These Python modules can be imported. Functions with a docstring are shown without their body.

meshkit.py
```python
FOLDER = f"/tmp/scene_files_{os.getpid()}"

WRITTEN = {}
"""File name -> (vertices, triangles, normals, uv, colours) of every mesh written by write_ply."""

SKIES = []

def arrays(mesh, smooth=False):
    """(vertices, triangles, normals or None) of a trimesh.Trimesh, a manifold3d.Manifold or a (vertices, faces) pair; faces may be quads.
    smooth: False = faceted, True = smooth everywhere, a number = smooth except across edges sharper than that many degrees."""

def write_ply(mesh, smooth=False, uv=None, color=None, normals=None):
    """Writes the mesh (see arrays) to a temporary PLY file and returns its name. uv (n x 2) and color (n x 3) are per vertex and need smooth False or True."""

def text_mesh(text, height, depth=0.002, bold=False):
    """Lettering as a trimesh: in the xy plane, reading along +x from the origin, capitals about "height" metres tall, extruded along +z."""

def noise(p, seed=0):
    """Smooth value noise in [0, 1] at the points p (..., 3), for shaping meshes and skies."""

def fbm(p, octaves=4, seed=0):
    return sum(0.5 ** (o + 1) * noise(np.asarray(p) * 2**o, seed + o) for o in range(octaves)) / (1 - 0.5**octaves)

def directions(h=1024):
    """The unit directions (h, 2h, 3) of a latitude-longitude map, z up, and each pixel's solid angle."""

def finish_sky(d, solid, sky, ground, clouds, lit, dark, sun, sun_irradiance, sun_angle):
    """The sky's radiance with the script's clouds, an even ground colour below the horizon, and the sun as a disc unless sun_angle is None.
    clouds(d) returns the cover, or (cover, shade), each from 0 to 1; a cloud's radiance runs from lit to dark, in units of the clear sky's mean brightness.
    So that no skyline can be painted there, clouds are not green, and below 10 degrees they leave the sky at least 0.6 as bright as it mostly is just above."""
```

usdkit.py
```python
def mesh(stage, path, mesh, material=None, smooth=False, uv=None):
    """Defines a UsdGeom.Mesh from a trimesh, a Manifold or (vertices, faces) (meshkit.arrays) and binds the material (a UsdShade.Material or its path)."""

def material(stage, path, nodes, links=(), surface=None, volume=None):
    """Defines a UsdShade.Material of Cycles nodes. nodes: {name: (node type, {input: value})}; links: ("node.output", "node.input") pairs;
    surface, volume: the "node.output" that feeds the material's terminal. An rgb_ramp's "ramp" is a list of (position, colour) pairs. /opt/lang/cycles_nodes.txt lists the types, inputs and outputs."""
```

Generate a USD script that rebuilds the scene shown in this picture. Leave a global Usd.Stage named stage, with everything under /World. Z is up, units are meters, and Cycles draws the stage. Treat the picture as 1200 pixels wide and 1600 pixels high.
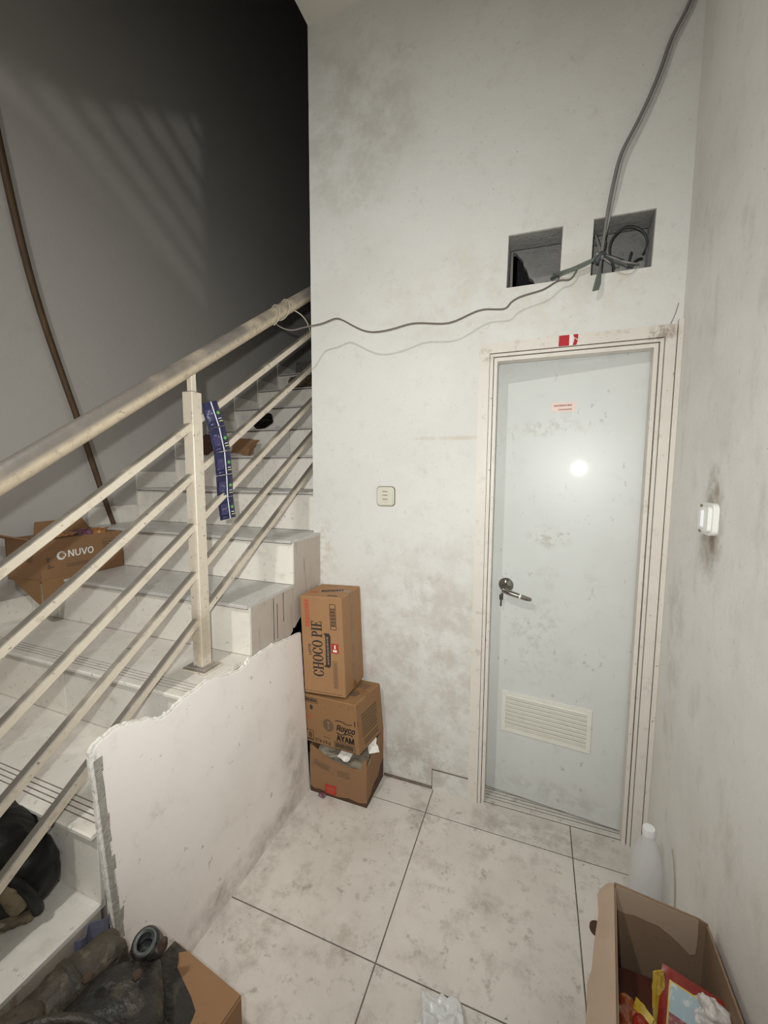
import math, random, sys
import numpy as np, trimesh, manifold3d as m3
from shapely.geometry import Polygon, LineString, box as sbox, Point
from shapely import affinity
from shapely.ops import unary_union
from pxr import Usd, UsdGeom, UsdLux, UsdShade, Gf, Sdf
import usdkit, meshkit

random.seed(7); RNG = np.random.default_rng(7)
stage = Usd.Stage.CreateInMemory()
UsdGeom.SetStageUpAxis(stage, UsdGeom.Tokens.z); UsdGeom.SetStageMetersPerUnit(stage, 1.0)
UsdGeom.Xform.Define(stage, '/World'); UsdGeom.Scope.Define(stage, '/World/Looks')
V = np.array

# ------------------------------------------------------------------ camera
CAM = V([0, 0, 1.512]); F_PX = 632.71
PITCH, YAW, ROLL = (math.radians(a) for a in (5.51174, 20.70685, .28067))
fwd = V([-math.sin(YAW) * math.cos(PITCH), math.cos(YAW) * math.cos(PITCH), -math.sin(PITCH)])
rgt = V([math.cos(YAW), math.sin(YAW), 0]); upv = np.cross(rgt, fwd)
c, s = math.cos(ROLL), math.sin(ROLL); rgt, upv = c * rgt + s * upv, -s * rgt + c * upv
cam = UsdGeom.Camera.Define(stage, '/World/camera')
cam.CreateHorizontalApertureAttr(36.0); cam.CreateVerticalApertureAttr(48.0)
cam.CreateFocalLengthAttr(36.0 * F_PX / 1200); cam.CreateClippingRangeAttr(Gf.Vec2f(.02, 100))
mt = np.eye(4); mt[0, :3], mt[1, :3], mt[2, :3], mt[3, :3] = rgt, upv, -fwd, CAM
UsdGeom.Xformable(cam).AddTransformOp().Set(Gf.Matrix4d(*mt.ravel().tolist()))
cam.CreateExposureAttr(-.27)

# ------------------------------------------------------------------ lights: a round ceiling downlight and the phone's own flash
def light_disk(name, loc, radius, power, color):
    l = UsdLux.DiskLight.Define(stage, '/World/' + name)
    l.CreateRadiusAttr(radius); l.CreateIntensityAttr(power); l.CreateColorAttr(Gf.Vec3f(*color))
    UsdGeom.Xformable(l).AddTranslateOp().Set(Gf.Vec3d(*loc)); return l
light_disk('ceiling_downlight', (-1.0, -.5, 3.49), .07, 900.0, (1.0, .98, .945))
fl = UsdLux.SphereLight.Define(stage, '/World/phone_flash')
fl.CreateRadiusAttr(.012); fl.CreateIntensityAttr(18800.0); fl.CreateColorAttr(Gf.Vec3f(.965, .985, .955))
ft = np.eye(4); ft[0, :3], ft[1, :3], ft[2, :3], ft[3, :3] = rgt, upv, -fwd, CAM - .06 * rgt + .045 * upv - .02 * fwd
UsdGeom.Xformable(fl).AddTransformOp().Set(Gf.Matrix4d(*ft.ravel().tolist()))
sh = UsdLux.ShapingAPI.Apply(fl.GetPrim()); sh.CreateShapingConeAngleAttr(64.0); sh.CreateShapingConeSoftnessAttr(1.0)

ul = UsdLux.SphereLight.Define(stage, '/World/upstairs_lamp')          # a lamp on the floor above, shining through the upper railing
ul.CreateRadiusAttr(.045); ul.CreateIntensityAttr(520.0); ul.CreateColorAttr(Gf.Vec3f(1.0, .98, .95)); UsdGeom.Xformable(ul).AddTranslateOp().Set(Gf.Vec3d(.3, 1.0, 5.6))

# ------------------------------------------------------------------ materials
class G:
    """a node graph: n() adds a node; inputs written '@node.output' become links"""
    def __init__(self): self.nodes, self.links, self.k = {}, [], 0
    def n(self, kind, **inp):
        self.k += 1; name = 'n%d' % self.k; vals = {}
        for a, v in inp.items():
            if isinstance(v, str) and v.startswith('@'): self.links.append((v[1:], name + '.' + a))
            else: vals[a] = v
        self.nodes[name] = (kind, vals); return '@' + name + '.'
def pos(g): return g.n('geometry') + 'position'
def smooth(g, v, lo, hi, a=0., b=1.): return g.n('map_range', range_type='smoothstep', value=v, from_min=lo, from_max=hi, to_min=a, to_max=b) + 'result'
def mul(g, a, b): return g.n('math', math_type='multiply', value1=a, value2=b) + 'value'
def noise(g, p, scale, detail=4., rough=.55, dist=0., stretch=None):
    if stretch: p = g.n('mapping', vector=p, scale=stretch) + 'vector'
    return g.n('noise_texture', vector=p, scale=float(scale), detail=float(detail), roughness=rough, distortion=float(dist)) + 'fac'
def mixc(g, f, a, b): return g.n('mix', mix_type='mix', fac=f, color1=a, color2=b) + 'color'
def spot(g, p, ctr, rad, wob=.5, nscale=9., hard=.35):
    """a stain of its own shape round ctr with half axes rad"""
    d = g.n('vector_math', math_type='subtract', vector1=p, vector2=ctr) + 'vector'
    d = g.n('vector_math', math_type='divide', vector1=d, vector2=rad) + 'vector'
    d = g.n('vector_math', math_type='length', vector1=d) + 'value'
    n = noise(g, p, nscale, 5, .65)
    d = g.n('math', math_type='multiply_add', value1=n, value2=wob * 2, value3=d) + 'value'
    return smooth(g, d, 1 + wob, 1 + wob - hard * 2)
MATS = {}
def mat(name, col, layers=(), rough=.6, bump=(), spec=.5, metal=0., alpha=None, trans=0., coat=0., coat_r=.06):
    """layers: (mask spec, amount, colour) laid over the base colour in turn"""
    g = G(); p = pos(g); cur = tuple(col)
    for spec_, amt, lc in layers:
        k = spec_[0]
        if k == 'n': m = smooth(g, noise(g, p, spec_[1], spec_[4] if len(spec_) > 4 else 5, spec_[5] if len(spec_) > 5 else .6, 0, spec_[6] if len(spec_) > 6 else None), spec_[2], spec_[3])
        elif k == 's': m = spot(g, p, *spec_[1:])
        elif k == 'up':
            nz = g.n('separate_xyz', vector=g.n('geometry') + 'normal') + 'z'
            m = mul(g, smooth(g, nz, spec_[1], spec_[2]), smooth(g, noise(g, p, spec_[3], 4), .25, .55))
        elif k == 'sn':   # stain times fine noise
            m = mul(g, spot(g, p, *spec_[1:5]), smooth(g, noise(g, p, spec_[5], 6, .7), spec_[6], spec_[7]))
        elif k == 'wave':
            m = smooth(g, g.n('wave_texture', vector=p, scale=float(spec_[1]), distortion=float(spec_[2]), detail=3.0, bands_direction=spec_[3]) + 'fac', spec_[4], spec_[5])
        cur = mixc(g, mul(g, m, float(amt)), cur, tuple(lc))
    kw = dict(roughness=rough, metallic=metal, specular_ior_level=spec, transmission_weight=trans, coat_weight=coat, coat_roughness=coat_r)
    if alpha is not None: kw['alpha'] = alpha
    if bump:
        h = None
        for sc, st in bump:
            n = mul(g, noise(g, p, sc, 5), st); h = n if h is None else g.n('math', math_type='add', value1=h, value2=n) + 'value'
        kw['normal'] = g.n('bump', height=h, strength=1.0, distance=.01) + 'normal'
    b = g.n('principled_bsdf', base_color=cur, **kw)
    MATS[name] = usdkit.material(stage, '/World/Looks/' + name, g.nodes, g.links, surface=b[1:] + 'BSDF')
    return MATS[name]

D, XR, XE, ZC = 1.7804, .462, -1.055, 3.53            # front wall, right wall, free edge of the front wall, ceiling
XL = -2.34                                             # wall of the stairwell
zk = lambda k: .2035 * k - .012                        # height of tread k
fk = lambda k: .628 + .3 * (k - 3)                     # its front
GRIME, BROWN, TAN = (.16, .13, .10), (.20, .13, .075), (.36, .27, .17)
mat('wall_paint', (.73, .725, .69), [(('n', 1.6, .42, .68, 6, .62), .22, (.50, .47, .42)), (('n', 9, .53, .72, 8, .7), .30, (.48, .45, .40)), (('n', 38, .58, .74, 6, .7), .28, (.38, .35, .31)),
    (('sn', (-.45, D, .65), (.6, .4, .75), .5, 5., 11, .34, .68), .5, (.44, .37, .31)),
    (('sn', (-.5, D, .12), (.5, .4, .22), .5, 8., 16, .38, .62), .5, (.36, .30, .25)),
    (('sn', (-.15, D, 2.25), (.75, .4, .30), .5, 5., 12, .36, .66), .35, (.58, .52, .38)),
    (('sn', (-.35, D, 1.665), (.28, .3, .014), .4, 12., 8, .35, .6), .5, (.55, .45, .33)),
    (('sn', (-.85, D, 3.05), (.45, .4, .5), .5, 3., 8, .34, .66), .5, (.44, .42, .37)),
    (('sn', (-1.0, D, 1.1), (.10, .2, .22), .5, 10., 25, .40, .6), .45, (.50, .42, .30)),
    (('n', 75, .70, .76, 3, .6), .55, (.22, .18, .15))], rough=.62, bump=((30, .12), (140, .05)))
mat('wall_paint_right', (.79, .775, .74), [(('n', 1.8, .42, .68, 6, .62), .25, (.47, .44, .40)), (('n', 10, .52, .72, 8, .7, (1, 1, .45)), .34, (.44, .40, .36)), (('n', 42, .58, .74, 6, .7), .28, (.33, .30, .27)),
    (('sn', (XR, 1.385, 1.37), (.3, .10, .20), .55, 12., 18, .26, .62), .78, (.27, .215, .155)),
    (('s', (XR, 1.385, 1.36), (.3, .075, .15), .55, 13., .45), .42, (.36, .29, .215)),
    (('s', (XR, 1.372, 1.325), (.2, .028, .05), .6, 30., .4), .7, (.17, .12, .085)),
    (('s', (XR, 1.365, 1.47), (.2, .025, .035), .6, 30., .4), .5, (.22, .17, .12)),
    (('sn', (XR, 1.6, .95), (.3, .12, .5), .6, 6., 12, .4, .66), .3, (.34, .28, .23)),
    (('n', 70, .71, .77, 3, .6), .5, (.22, .17, .13))], rough=.6, bump=((30, .12), (140, .05)))
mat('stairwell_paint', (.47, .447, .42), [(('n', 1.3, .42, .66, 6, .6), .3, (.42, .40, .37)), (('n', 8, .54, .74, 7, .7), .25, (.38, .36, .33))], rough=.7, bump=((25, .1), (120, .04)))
mat('ceiling_paint', (.70, .675, .60), [(('n', 3, .45, .7), .2, (.5, .46, .38))], rough=.7)
mat('rough_plaster', (.40, .39, .37), [(('n', 6, .4, .66), .4, (.24, .225, .21)), (('n', 40, .5, .7), .3, (.2, .19, .175))], rough=.9, bump=((40, .6), (160, .3)))
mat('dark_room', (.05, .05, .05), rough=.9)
mat('concrete', (.33, .31, .28), [(('n', 7, .4, .7), .4, (.2, .185, .17))], rough=.85, bump=((60, .3),))
mat('grout', (.13, .115, .10), [(('n', 30, .4, .6), .4, (.22, .19, .16))], rough=.9)
for i, (t, sd) in enumerate(((( .66, .62, .565), 0), ((.63, .60, .55), 1), ((.68, .635, .58), 2))):
    mat('floor_tile_%d' % i, t, [(('n', 2.6, .42, .66, 6, .62), .30, (.43, .385, .335)), (('n', 8, .49, .69, 8, .72), .52, (.36, .315, .27)), (('n', 17, .565, .69, 6, .7), .58, (.26, .22, .185)),
        (('n', 30, .66, .72, 5, .65), .7, (.17, .14, .11)), (('n', 12, .60, .66, 7, .72), .4, (.27, .225, .185)), (('n', 5, .56, .70, 7, .7), .32, (.32, .275, .235)),
        (('sn', (-.42, 1.60, 0), (.10, .13, .2), .5, 12., 22, .36, .7), .55, (.22, .18, .145)),
        (('sn', (-.12, 1.32, 0), (.07, .07, .2), .6, 14., 20, .34, .7), .45, (.30, .25, .21)),
        (('sn', (-.93, 1.2, 0), (.08, .45, .2), .5, 9., 14, .36, .75), .45, (.22, .18, .145)),
        (('sn', (.05, 1.70, 0), (.45, .10, .2), .5, 9., 18, .38, .62), .5, (.30, .26, .22)),
        (('sn', (-.75, 1.02, 0), (.25, .18, .2), .5, 9., 16, .40, .75), .35, (.26, .215, .175))], rough=.42, bump=((50, .05),))
for i, t in enumerate(((.83, .79, .715), (.79, .755, .69), (.85, .81, .73))):
    mat('stair_tile_%d' % i, t, [(('n', 3, .42, .66, 6, .62), .25, (.50, .465, .41)), (('n', 12, .52, .72, 8, .7), .34, (.42, .385, .335)), (('n', 40, .60, .70, 5, .65), .5, (.25, .22, .185)),
        (('up', .6, .95, 11.), .28, (.42, .40, .37))], rough=.38, bump=((50, .04),))
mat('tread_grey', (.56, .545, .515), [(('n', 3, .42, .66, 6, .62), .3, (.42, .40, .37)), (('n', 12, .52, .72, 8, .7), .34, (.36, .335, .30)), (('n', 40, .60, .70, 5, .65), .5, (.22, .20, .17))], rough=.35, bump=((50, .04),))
mat('side_tile', (.50, .435, .375), [(('n', 4, .42, .66, 6, .62), .3, (.46, .41, .37)), (('n', 14, .52, .72, 8, .7), .35, (.38, .33, .29)), (('n', 26, .60, .68, 4, .6, (1, 1.6, .12)), .55, (.24, .15, .11))], rough=.5, bump=((50, .05),))
mat('board_face', (.90, .84, .80), [(('n', 2.5, .42, .66, 6, .62), .2, (.60, .54, .50)), (('n', 10, .56, .72, 8, .7), .25, (.50, .44, .40)),
    (('sn', (-.97, 1.46, .22), (.2, .13, .30), .55, 5., 7, .30, .72), .62, (.30, .25, .21)), (('sn', (-.97, 1.1, .04), (.2, .6, .09), .55, 7., 10, .30, .75), .6, (.30, .245, .205)),
    (('sn', (-.99, .63, .62), (.2, .012, .3), .5, 40., 90, .42, .55), .95, (.30, .27, .24)), (('sn', (-.98, .645, .3), (.2, .012, .32), .5, 30., 70, .40, .53), .95, (.33, .30, .27)),
    (('n', 30, .66, .72, 4, .6), .5, (.33, .26, .2))], rough=.8, bump=((60, .06),))
mat('board_torn', (.80, .775, .72), [(('n', 40, .45, .7), .35, (.55, .5, .44))], rough=.95, bump=((80, .5),))
mat('board_fibre', (.36, .335, .30), [(('n', 60, .4, .6), .5, (.20, .18, .16)), (('wave', 60, 4, 'z', .5, .8), .4, (.6, .57, .52))], rough=.95, bump=((120, .6),))
mat('rail_paint', (.66, .585, .475), [(('n', 5, .42, .66), .25, (.50, .43, .34)), (('n', 28, .55, .68, 7, .7), .5, (.36, .29, .21)), (('n', 60, .64, .70, 4), .8, (.17, .12, .085)), (('up', .2, .6, 5.), .86, (.17, .15, .13)),
    (('s', (-1.115, 1.08, .93), (.1, .06, .12), .5, 40., .3), .5, (.30, .23, .15))], rough=.45, bump=((60, .1),))
mat('handrail_paint', (.60, .50, .365), [(('n', 6, .42, .66), .3, (.42, .34, .25)), (('n', 40, .52, .68, 7, .7), .5, (.36, .28, .19)), (('n', 60, .64, .70, 4), .6, (.2, .14, .10)), (('up', -.22, .30, 3.0), .95, (.125, .112, .10)), (('n', 11, .56, .68, 5, .6, (1, .25, .25)), .3, (.34, .31, .29)), (('n', 33, .50, .66, 7, .75), .45, (.22, .18, .14))], rough=.5, bump=((60, .1),))
mat('bamboo', (.085, .048, .02), [(('n', 14, .4, .65, 5, .6, (4, 4, .5)), .5, (.04, .024, .012)), (('n', 5, .5, .7), .35, (.15, .09, .035))], rough=.65)
mat('frame_paint', (.72, .675, .61), [(('n', 6, .45, .68), .2, (.55, .5, .43)), (('n', 24, .56, .70, 7, .7), .42, (.42, .35, .28)), (('n', 60, .66, .72), .7, (.2, .15, .12)), (('sn', (.40, D, 2.02), (.07, .1, .04), .5, 30., 40, .38, .58), .8, (.28, .21, .16)), (('sn', (-.22, D, 2.0), (.05, .1, .05), .5, 30., 40, .40, .6), .6, (.42, .36, .22))], rough=.45, bump=((60, .05),))
mat('gap_grime', (.16, .125, .10), [(('n', 25, .4, .6), .5, (.28, .23, .19))], rough=.9)
mat('door_leaf', (.655, .67, .645), [(('n', 2.2, .42, .66, 6, .62), .22, (.52, .53, .50)), (('n', 11, .54, .72, 8, .7), .30, (.47, .465, .44)), (('n', 30, .63, .70, 5, .65, (1, 1, .6)), .55, (.36, .345, .31)),
    (('sn', (.05, D, 1.24), (.10, .3, .06), .6, 16., 26, .45, .60), .6, (.40, .37, .32)), (('sn', (.05, D, 1.7), (.22, .3, .05), .6, 16., 30, .47, .60), .5, (.45, .42, .36)), (('sn', (.0, D, .8), (.16, .3, .3), .6, 9., 28, .47, .62), .5, (.47, .46, .43)),
    (('sn', (.1, D, .08), (.4, .3, .10), .5, 9., 18, .40, .62), .45, (.40, .38, .34))], rough=.36, bump=((40, .01),), spec=.35, coat=.22, coat_r=.055)
mat('vent_plastic', (.76, .745, .67), [(('n', 20, .5, .7), .2, (.6, .57, .48))], rough=.35)
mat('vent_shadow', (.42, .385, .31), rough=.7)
mat('chrome', (.36, .345, .315), rough=.16, metal=1.)
mat('key_metal', (.10, .09, .075), rough=.4, metal=.6)
mat('red_tape', (.46, .02, .03), rough=.35)
mat('white_print', (.8, .79, .76), rough=.6)
mat('sticker', (.78, .62, .56), rough=.5)
mat('sticker_ink', (.42, .22, .18), rough=.6)
mat('switch_cream', (.68, .655, .56), [(('n', 60, .5, .7), .25, (.5, .45, .33))], rough=.4)
mat('switch_white', (.82, .82, .79), [(('n', 60, .55, .7), .2, (.6, .57, .52))], rough=.3)
mat('switch_gap', (.25, .22, .16), rough=.8)
for n, b in (('cardboard_tan', (.36, .195, .09)), ('cardboard_mid', (.275, .148, .062)), ('cardboard_brown', (.27, .145, .068)), ('cardboard_grey', (.25, .165, .105))):
    mat(n, b, [(('n', 4, .42, .66), .2, tuple(x * .72 for x in b)), (('n', 30, .5, .7, 5, .6, (1, 1, .3)), .2, tuple(x * .8 for x in b)), (('n', 45, .63, .7), .4, tuple(x * .5 for x in b))], rough=.75, bump=((70, .06),))
mat('cardboard_pale', (.42, .315, .23), [(('n', 30, .45, .7, 5, .6), .25, (.36, .26, .19))], rough=.8)
mat('cardboard_damp', (.085, .04, .02), [(('n', 22, .4, .62), .6, (.05, .022, .014))], rough=.8)
mat('parcel_tape', (.24, .125, .05), [(('n', 40, .45, .6), .4, (.33, .19, .09))], rough=.25)
mat('ink_black', (.035, .025, .02), rough=.6); mat('ink_brown', (.13, .085, .05), rough=.7); mat('ink_red', (.42, .035, .025), rough=.55); mat('ink_faint_red', (.46, .10, .05), rough=.65)
mat('paper_scrap', (.78, .76, .70), rough=.8, bump=((60, .1),)); mat('newspaper', (.24, .205, .15), [(('n', 45, .45, .6), .6, (.22, .19, .14)), (('n', 9, .5, .65), .4, (.6, .55, .44))], rough=.85)
mat('cable_grey', (.20, .195, .185), rough=.5); mat('cable_dark', (.045, .05, .048), rough=.45); mat('cable_green', (.13, .15, .125), rough=.5); mat('cable_pale', (.38, .37, .35), rough=.5); mat('cable_thin', (.16, .135, .115), rough=.5)
mat('cable_tan', (.42, .38, .30), rough=.5); mat('tape_dark', (.05, .06, .065), rough=.4)
mat('sachet_blue', (.013, .014, .052), [(('n', 30, .5, .62), .4, (.035, .035, .10))], rough=.3, coat=.3); mat('sachet_violet', (.045, .04, .11), [(('n', 90, .55, .62), .6, (.3, .3, .4))], rough=.3); mat('sachet_white', (.62, .63, .70), rough=.35); mat('sachet_green', (.12, .34, .07), rough=.35); mat('sachet_yellow', (.45, .42, .16), rough=.4)
mat('grease', (.018, .016, .013), [(('n', 7, .45, .66, 5), .7, (.055, .043, .028)), (('n', 22, .55, .66), .5, (.085, .068, .045)), (('n', 12, .56, .68), .6, (.014, .018, .028))], rough=.42, bump=((40, .5), (120, .2)))
mat('grease_cover', (.062, .050, .035), [(('n', 8, .42, .60), .85, (.028, .023, .017)), (('n', 26, .56, .66), .5, (.16, .13, .085)), (('n', 16, .62, .68), .5, (.06, .07, .03))], rough=.6, bump=((40, .5), (120, .2)))
mat('steel_worn', (.20, .22, .22), [(('n', 40, .45, .6), .5, (.08, .08, .075))], rough=.35, metal=.8)
mat('rust', (.055, .032, .02), [(('n', 40, .45, .6), .5, (.05, .03, .02))], rough=.8)
mat('black_plastic', (.006, .006, .006), [(('n', 9, .54, .68), .5, (.018, .019, .014))], rough=.5, spec=.25, bump=((25, .4),)); mat('khaki', (.17, .135, .08), [(('n', 20, .45, .6), .5, (.08, .06, .035))], rough=.8, bump=((60, .3),))
mat('dirt_rag', (.18, .14, .09), [(('n', 22, .42, .6), .7, (.06, .045, .03)), (('n', 40, .58, .66), .5, (.4, .36, .3))], rough=.95, bump=((60, .6),))
mat('blue_cloth', (.105, .105, .145), [(('n', 12, .45, .6), .6, (.06, .06, .11))], rough=.8)
g = G(); b1 = g.n('principled_bsdf', base_color=(.95, .95, .95), roughness=.3); tr = g.n('translucent_bsdf', color=(.85, .87, .9)); tp = g.n('transparent_bsdf', color=(.95, .96, .97))
m1 = g.n('mix_closure', fac=.35, closure1=b1 + 'BSDF', closure2=tr + 'BSDF'); m2 = g.n('mix_closure', fac=.45, closure1=m1 + 'closure', closure2=tp + 'BSDF')
MATS['bottle_plastic'] = usdkit.material(stage, '/World/Looks/bottle_plastic', g.nodes, g.links, surface=m2[1:] + 'closure')
g = G(); b1 = g.n('principled_bsdf', base_color=(.85, .86, .85), roughness=.25); tp = g.n('transparent_bsdf', color=(.95, .95, .95)); m2 = g.n('mix_closure', fac=.3, closure1=b1 + 'BSDF', closure2=tp + 'BSDF')
MATS['bag_plastic'] = usdkit.material(stage, '/World/Looks/bag_plastic', g.nodes, g.links, surface=m2[1:] + 'closure')
mat('cap_white', (.84, .84, .85), rough=.35)
mat('pack_gold', (.62, .42, .05), [(('n', 28, .45, .6), .6, (.75, .62, .18)), (('n', 45, .55, .65), .6, (.35, .16, .02))], rough=.25, metal=.2, coat=.5); mat('pack_red', (.30, .022, .012), [(('n', 14, .45, .65), .6, (.13, .01, .008))], rough=.3, coat=.4)
mat('pack_dark', (.085, .022, .014), [(('n', 14, .45, .65), .6, (.03, .012, .008))], rough=.35, coat=.3); mat('pack_orange', (.40, .10, .03), [(('n', 20, .45, .62), .7, (.18, .03, .015)), (('n', 36, .58, .66), .6, (.6, .4, .25))], rough=.25, coat=.5); mat('pack_maroon', (.24, .07, .07), [(('n', 50, .5, .6), .5, (.45, .3, .28))], rough=.4); mat('pack_blue', (.36, .47, .52), [(('n', 45, .48, .6), .7, (.7, .72, .7))], rough=.35)
mat('pack_white', (.70, .67, .64), [(('n', 30, .48, .62), .5, (.42, .38, .36))], rough=.35, bump=((60, .3),)); mat('pack_olive', (.40, .37, .16), [(('n', 40, .45, .6), .6, (.6, .58, .4))], rough=.4)
mat('pack_purple', (.14, .05, .08), [(('n', 60, .48, .6), .6, (.3, .2, .22))], rough=.35); mat('pack_amber', (.36, .15, .04), [(('n', 60, .48, .6), .6, (.12, .06, .05))], rough=.35); mat('dark_cloth', (.045, .028, .026), [(('n', 20, .45, .6), .5, (.09, .04, .035))], rough=.9)

# ------------------------------------------------------------------ helpers
USED, INV = {}, {}
def numbered(path):
    k = USED.get(path, 0); USED[path] = k + 1
    return path if k == 0 else '%s_%03d' % (path, k)
def tag(p, label=None, cat=None, group=None, kind=None):
    p = p.GetPrim() if hasattr(p, 'GetPrim') else p
    for k, v in (('label', label), ('category', cat), ('group', group), ('kind', kind)):
        if v: p.SetCustomDataByKey(k, v)
    return p
def thing(name, loc=(0, 0, 0), label=None, cat=None, group=None, kind=None, R=None):
    path = numbered('/World/' + name); x = UsdGeom.Xform.Define(stage, path)
    m = np.eye(4); m[:3, 3] = loc
    if R is not None: m[:3, :3] = R
    x.AddTransformOp().Set(Gf.Matrix4d(*m.T.ravel().tolist())); INV[path] = np.linalg.inv(m)
    tag(x, label, cat, group, kind); return path
def tm(mesh):
    if isinstance(mesh, trimesh.Trimesh): return mesh
    if isinstance(mesh, list): return trimesh.util.concatenate([tm(m) for m in mesh])
    v, f, _ = meshkit.arrays(mesh); return trimesh.Trimesh(v, f, process=False)
def obj(name, mesh, material, parent=None, smooth=False, label=None, cat=None, group=None, kind=None, local=False):
    """one Mesh. World coordinates unless local; below a Mesh the frame is that of its thing"""
    mesh = tm(mesh).copy(); path = numbered((parent or '/World') + '/' + name)
    INV[path] = INV.get(parent, np.eye(4))
    if not local: mesh.apply_transform(INV[path])
    p = usdkit.mesh(stage, path, mesh, MATS[material], smooth=smooth)
    tag(p, label, cat, group, kind); return path
def bx(x0, x1, y0, y1, z0, z1, r=0.):
    """a box, its edges chamfered by r"""
    lo, hi = np.minimum([x0, y0, z0], [x1, y1, z1]), np.maximum([x0, y0, z0], [x1, y1, z1])
    if r <= 0: return trimesh.creation.box(bounds=[lo, hi])
    r = min(r, .49 * (hi - lo).min()); P = []
    for i in range(8):
        q = V([(lo, hi)[(i >> k) & 1][k] for k in range(3)]); sg = V([1 if (i >> k) & 1 == 0 else -1 for k in range(3)])
        for k in range(3):
            o = sg * r; o[k] = 0; P.append(q + o)
    return trimesh.convex.convex_hull(V(P))
def tube(pts, r, n=8, sub=4, closed=False):
    """a round tube along a smooth curve"""
    P = np.array(pts, float)
    if sub > 1 and len(P) > 2:
        from scipy.interpolate import CubicSpline
        d = np.r_[0, np.cumsum(np.sqrt(np.linalg.norm(np.diff(P, axis=0), axis=1)))]
        P = CubicSpline(d, P, bc_type='periodic' if closed else 'natural')(np.linspace(0, d[-1], (len(P) - 1) * sub + 1))
    T = np.gradient(P, axis=0); T /= np.linalg.norm(T, axis=1)[:, None] + 1e-12
    ref = V([0, 0, 1.]) if abs(T[0][2]) < .9 else V([1., 0, 0]); N = np.cross(T[0], ref); N /= np.linalg.norm(N); rings = []
    rr = np.broadcast_to(r, len(P)) if np.ndim(r) == 0 else np.interp(np.linspace(0, 1, len(P)), np.linspace(0, 1, len(r)), r)
    a = np.linspace(0, 2 * np.pi, n, endpoint=False)
    for p, t, q in zip(P, T, rr):
        N = N - t * (N @ t); N /= np.linalg.norm(N); B = np.cross(t, N)
        rings.append(p + q * (np.cos(a)[:, None] * N + np.sin(a)[:, None] * B))
    v = np.vstack(rings); m = len(P); f = []
    for i in range(m - 1):
        for j in range(n):
            A, Bq, C, E = i * n + j, i * n + (j + 1) % n, (i + 1) * n + (j + 1) % n, (i + 1) * n + j
            f += [(A, Bq, C), (A, C, E)]
    v = np.vstack([v, P[0], P[-1]]); 
    for j in range(n): f += [(m * n, (j + 1) % n, j), (m * n + 1, (m - 1) * n + j, (m - 1) * n + (j + 1) % n)]
    t_ = trimesh.Trimesh(v, f, process=False); t_.fix_normals(); return t_
def prism(poly, h, axes):
    """extrude a shapely polygon; axes = (origin, u, v): its x runs along u, y along v, extruded h along u x v"""
    o, u, v = (np.array(a, float) for a in axes); n = np.cross(u, v)
    parts = []
    for gm in getattr(poly, 'geoms', [poly]):
        m = trimesh.creation.extrude_polygon(gm, abs(h), engine='earcut')
        if h < 0: m.apply_translation([0, 0, h])
        parts.append(m)
    m = trimesh.util.concatenate(parts); M = np.eye(4); M[:3, 0], M[:3, 1], M[:3, 2], M[:3, 3] = u, v, n, o
    m.apply_transform(M); m.fix_normals() if len(m.faces) < 4000 else None
    return m
def lathe(profile, n=28, loc=(0, 0, 0)):
    m = trimesh.creation.revolve(np.array(profile, float), sections=n); m.apply_translation(loc); return m
def rot(m, deg, axis, point=(0, 0, 0)):
    m.apply_transform(trimesh.transformations.rotation_matrix(math.radians(deg), axis, point)); return m
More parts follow.
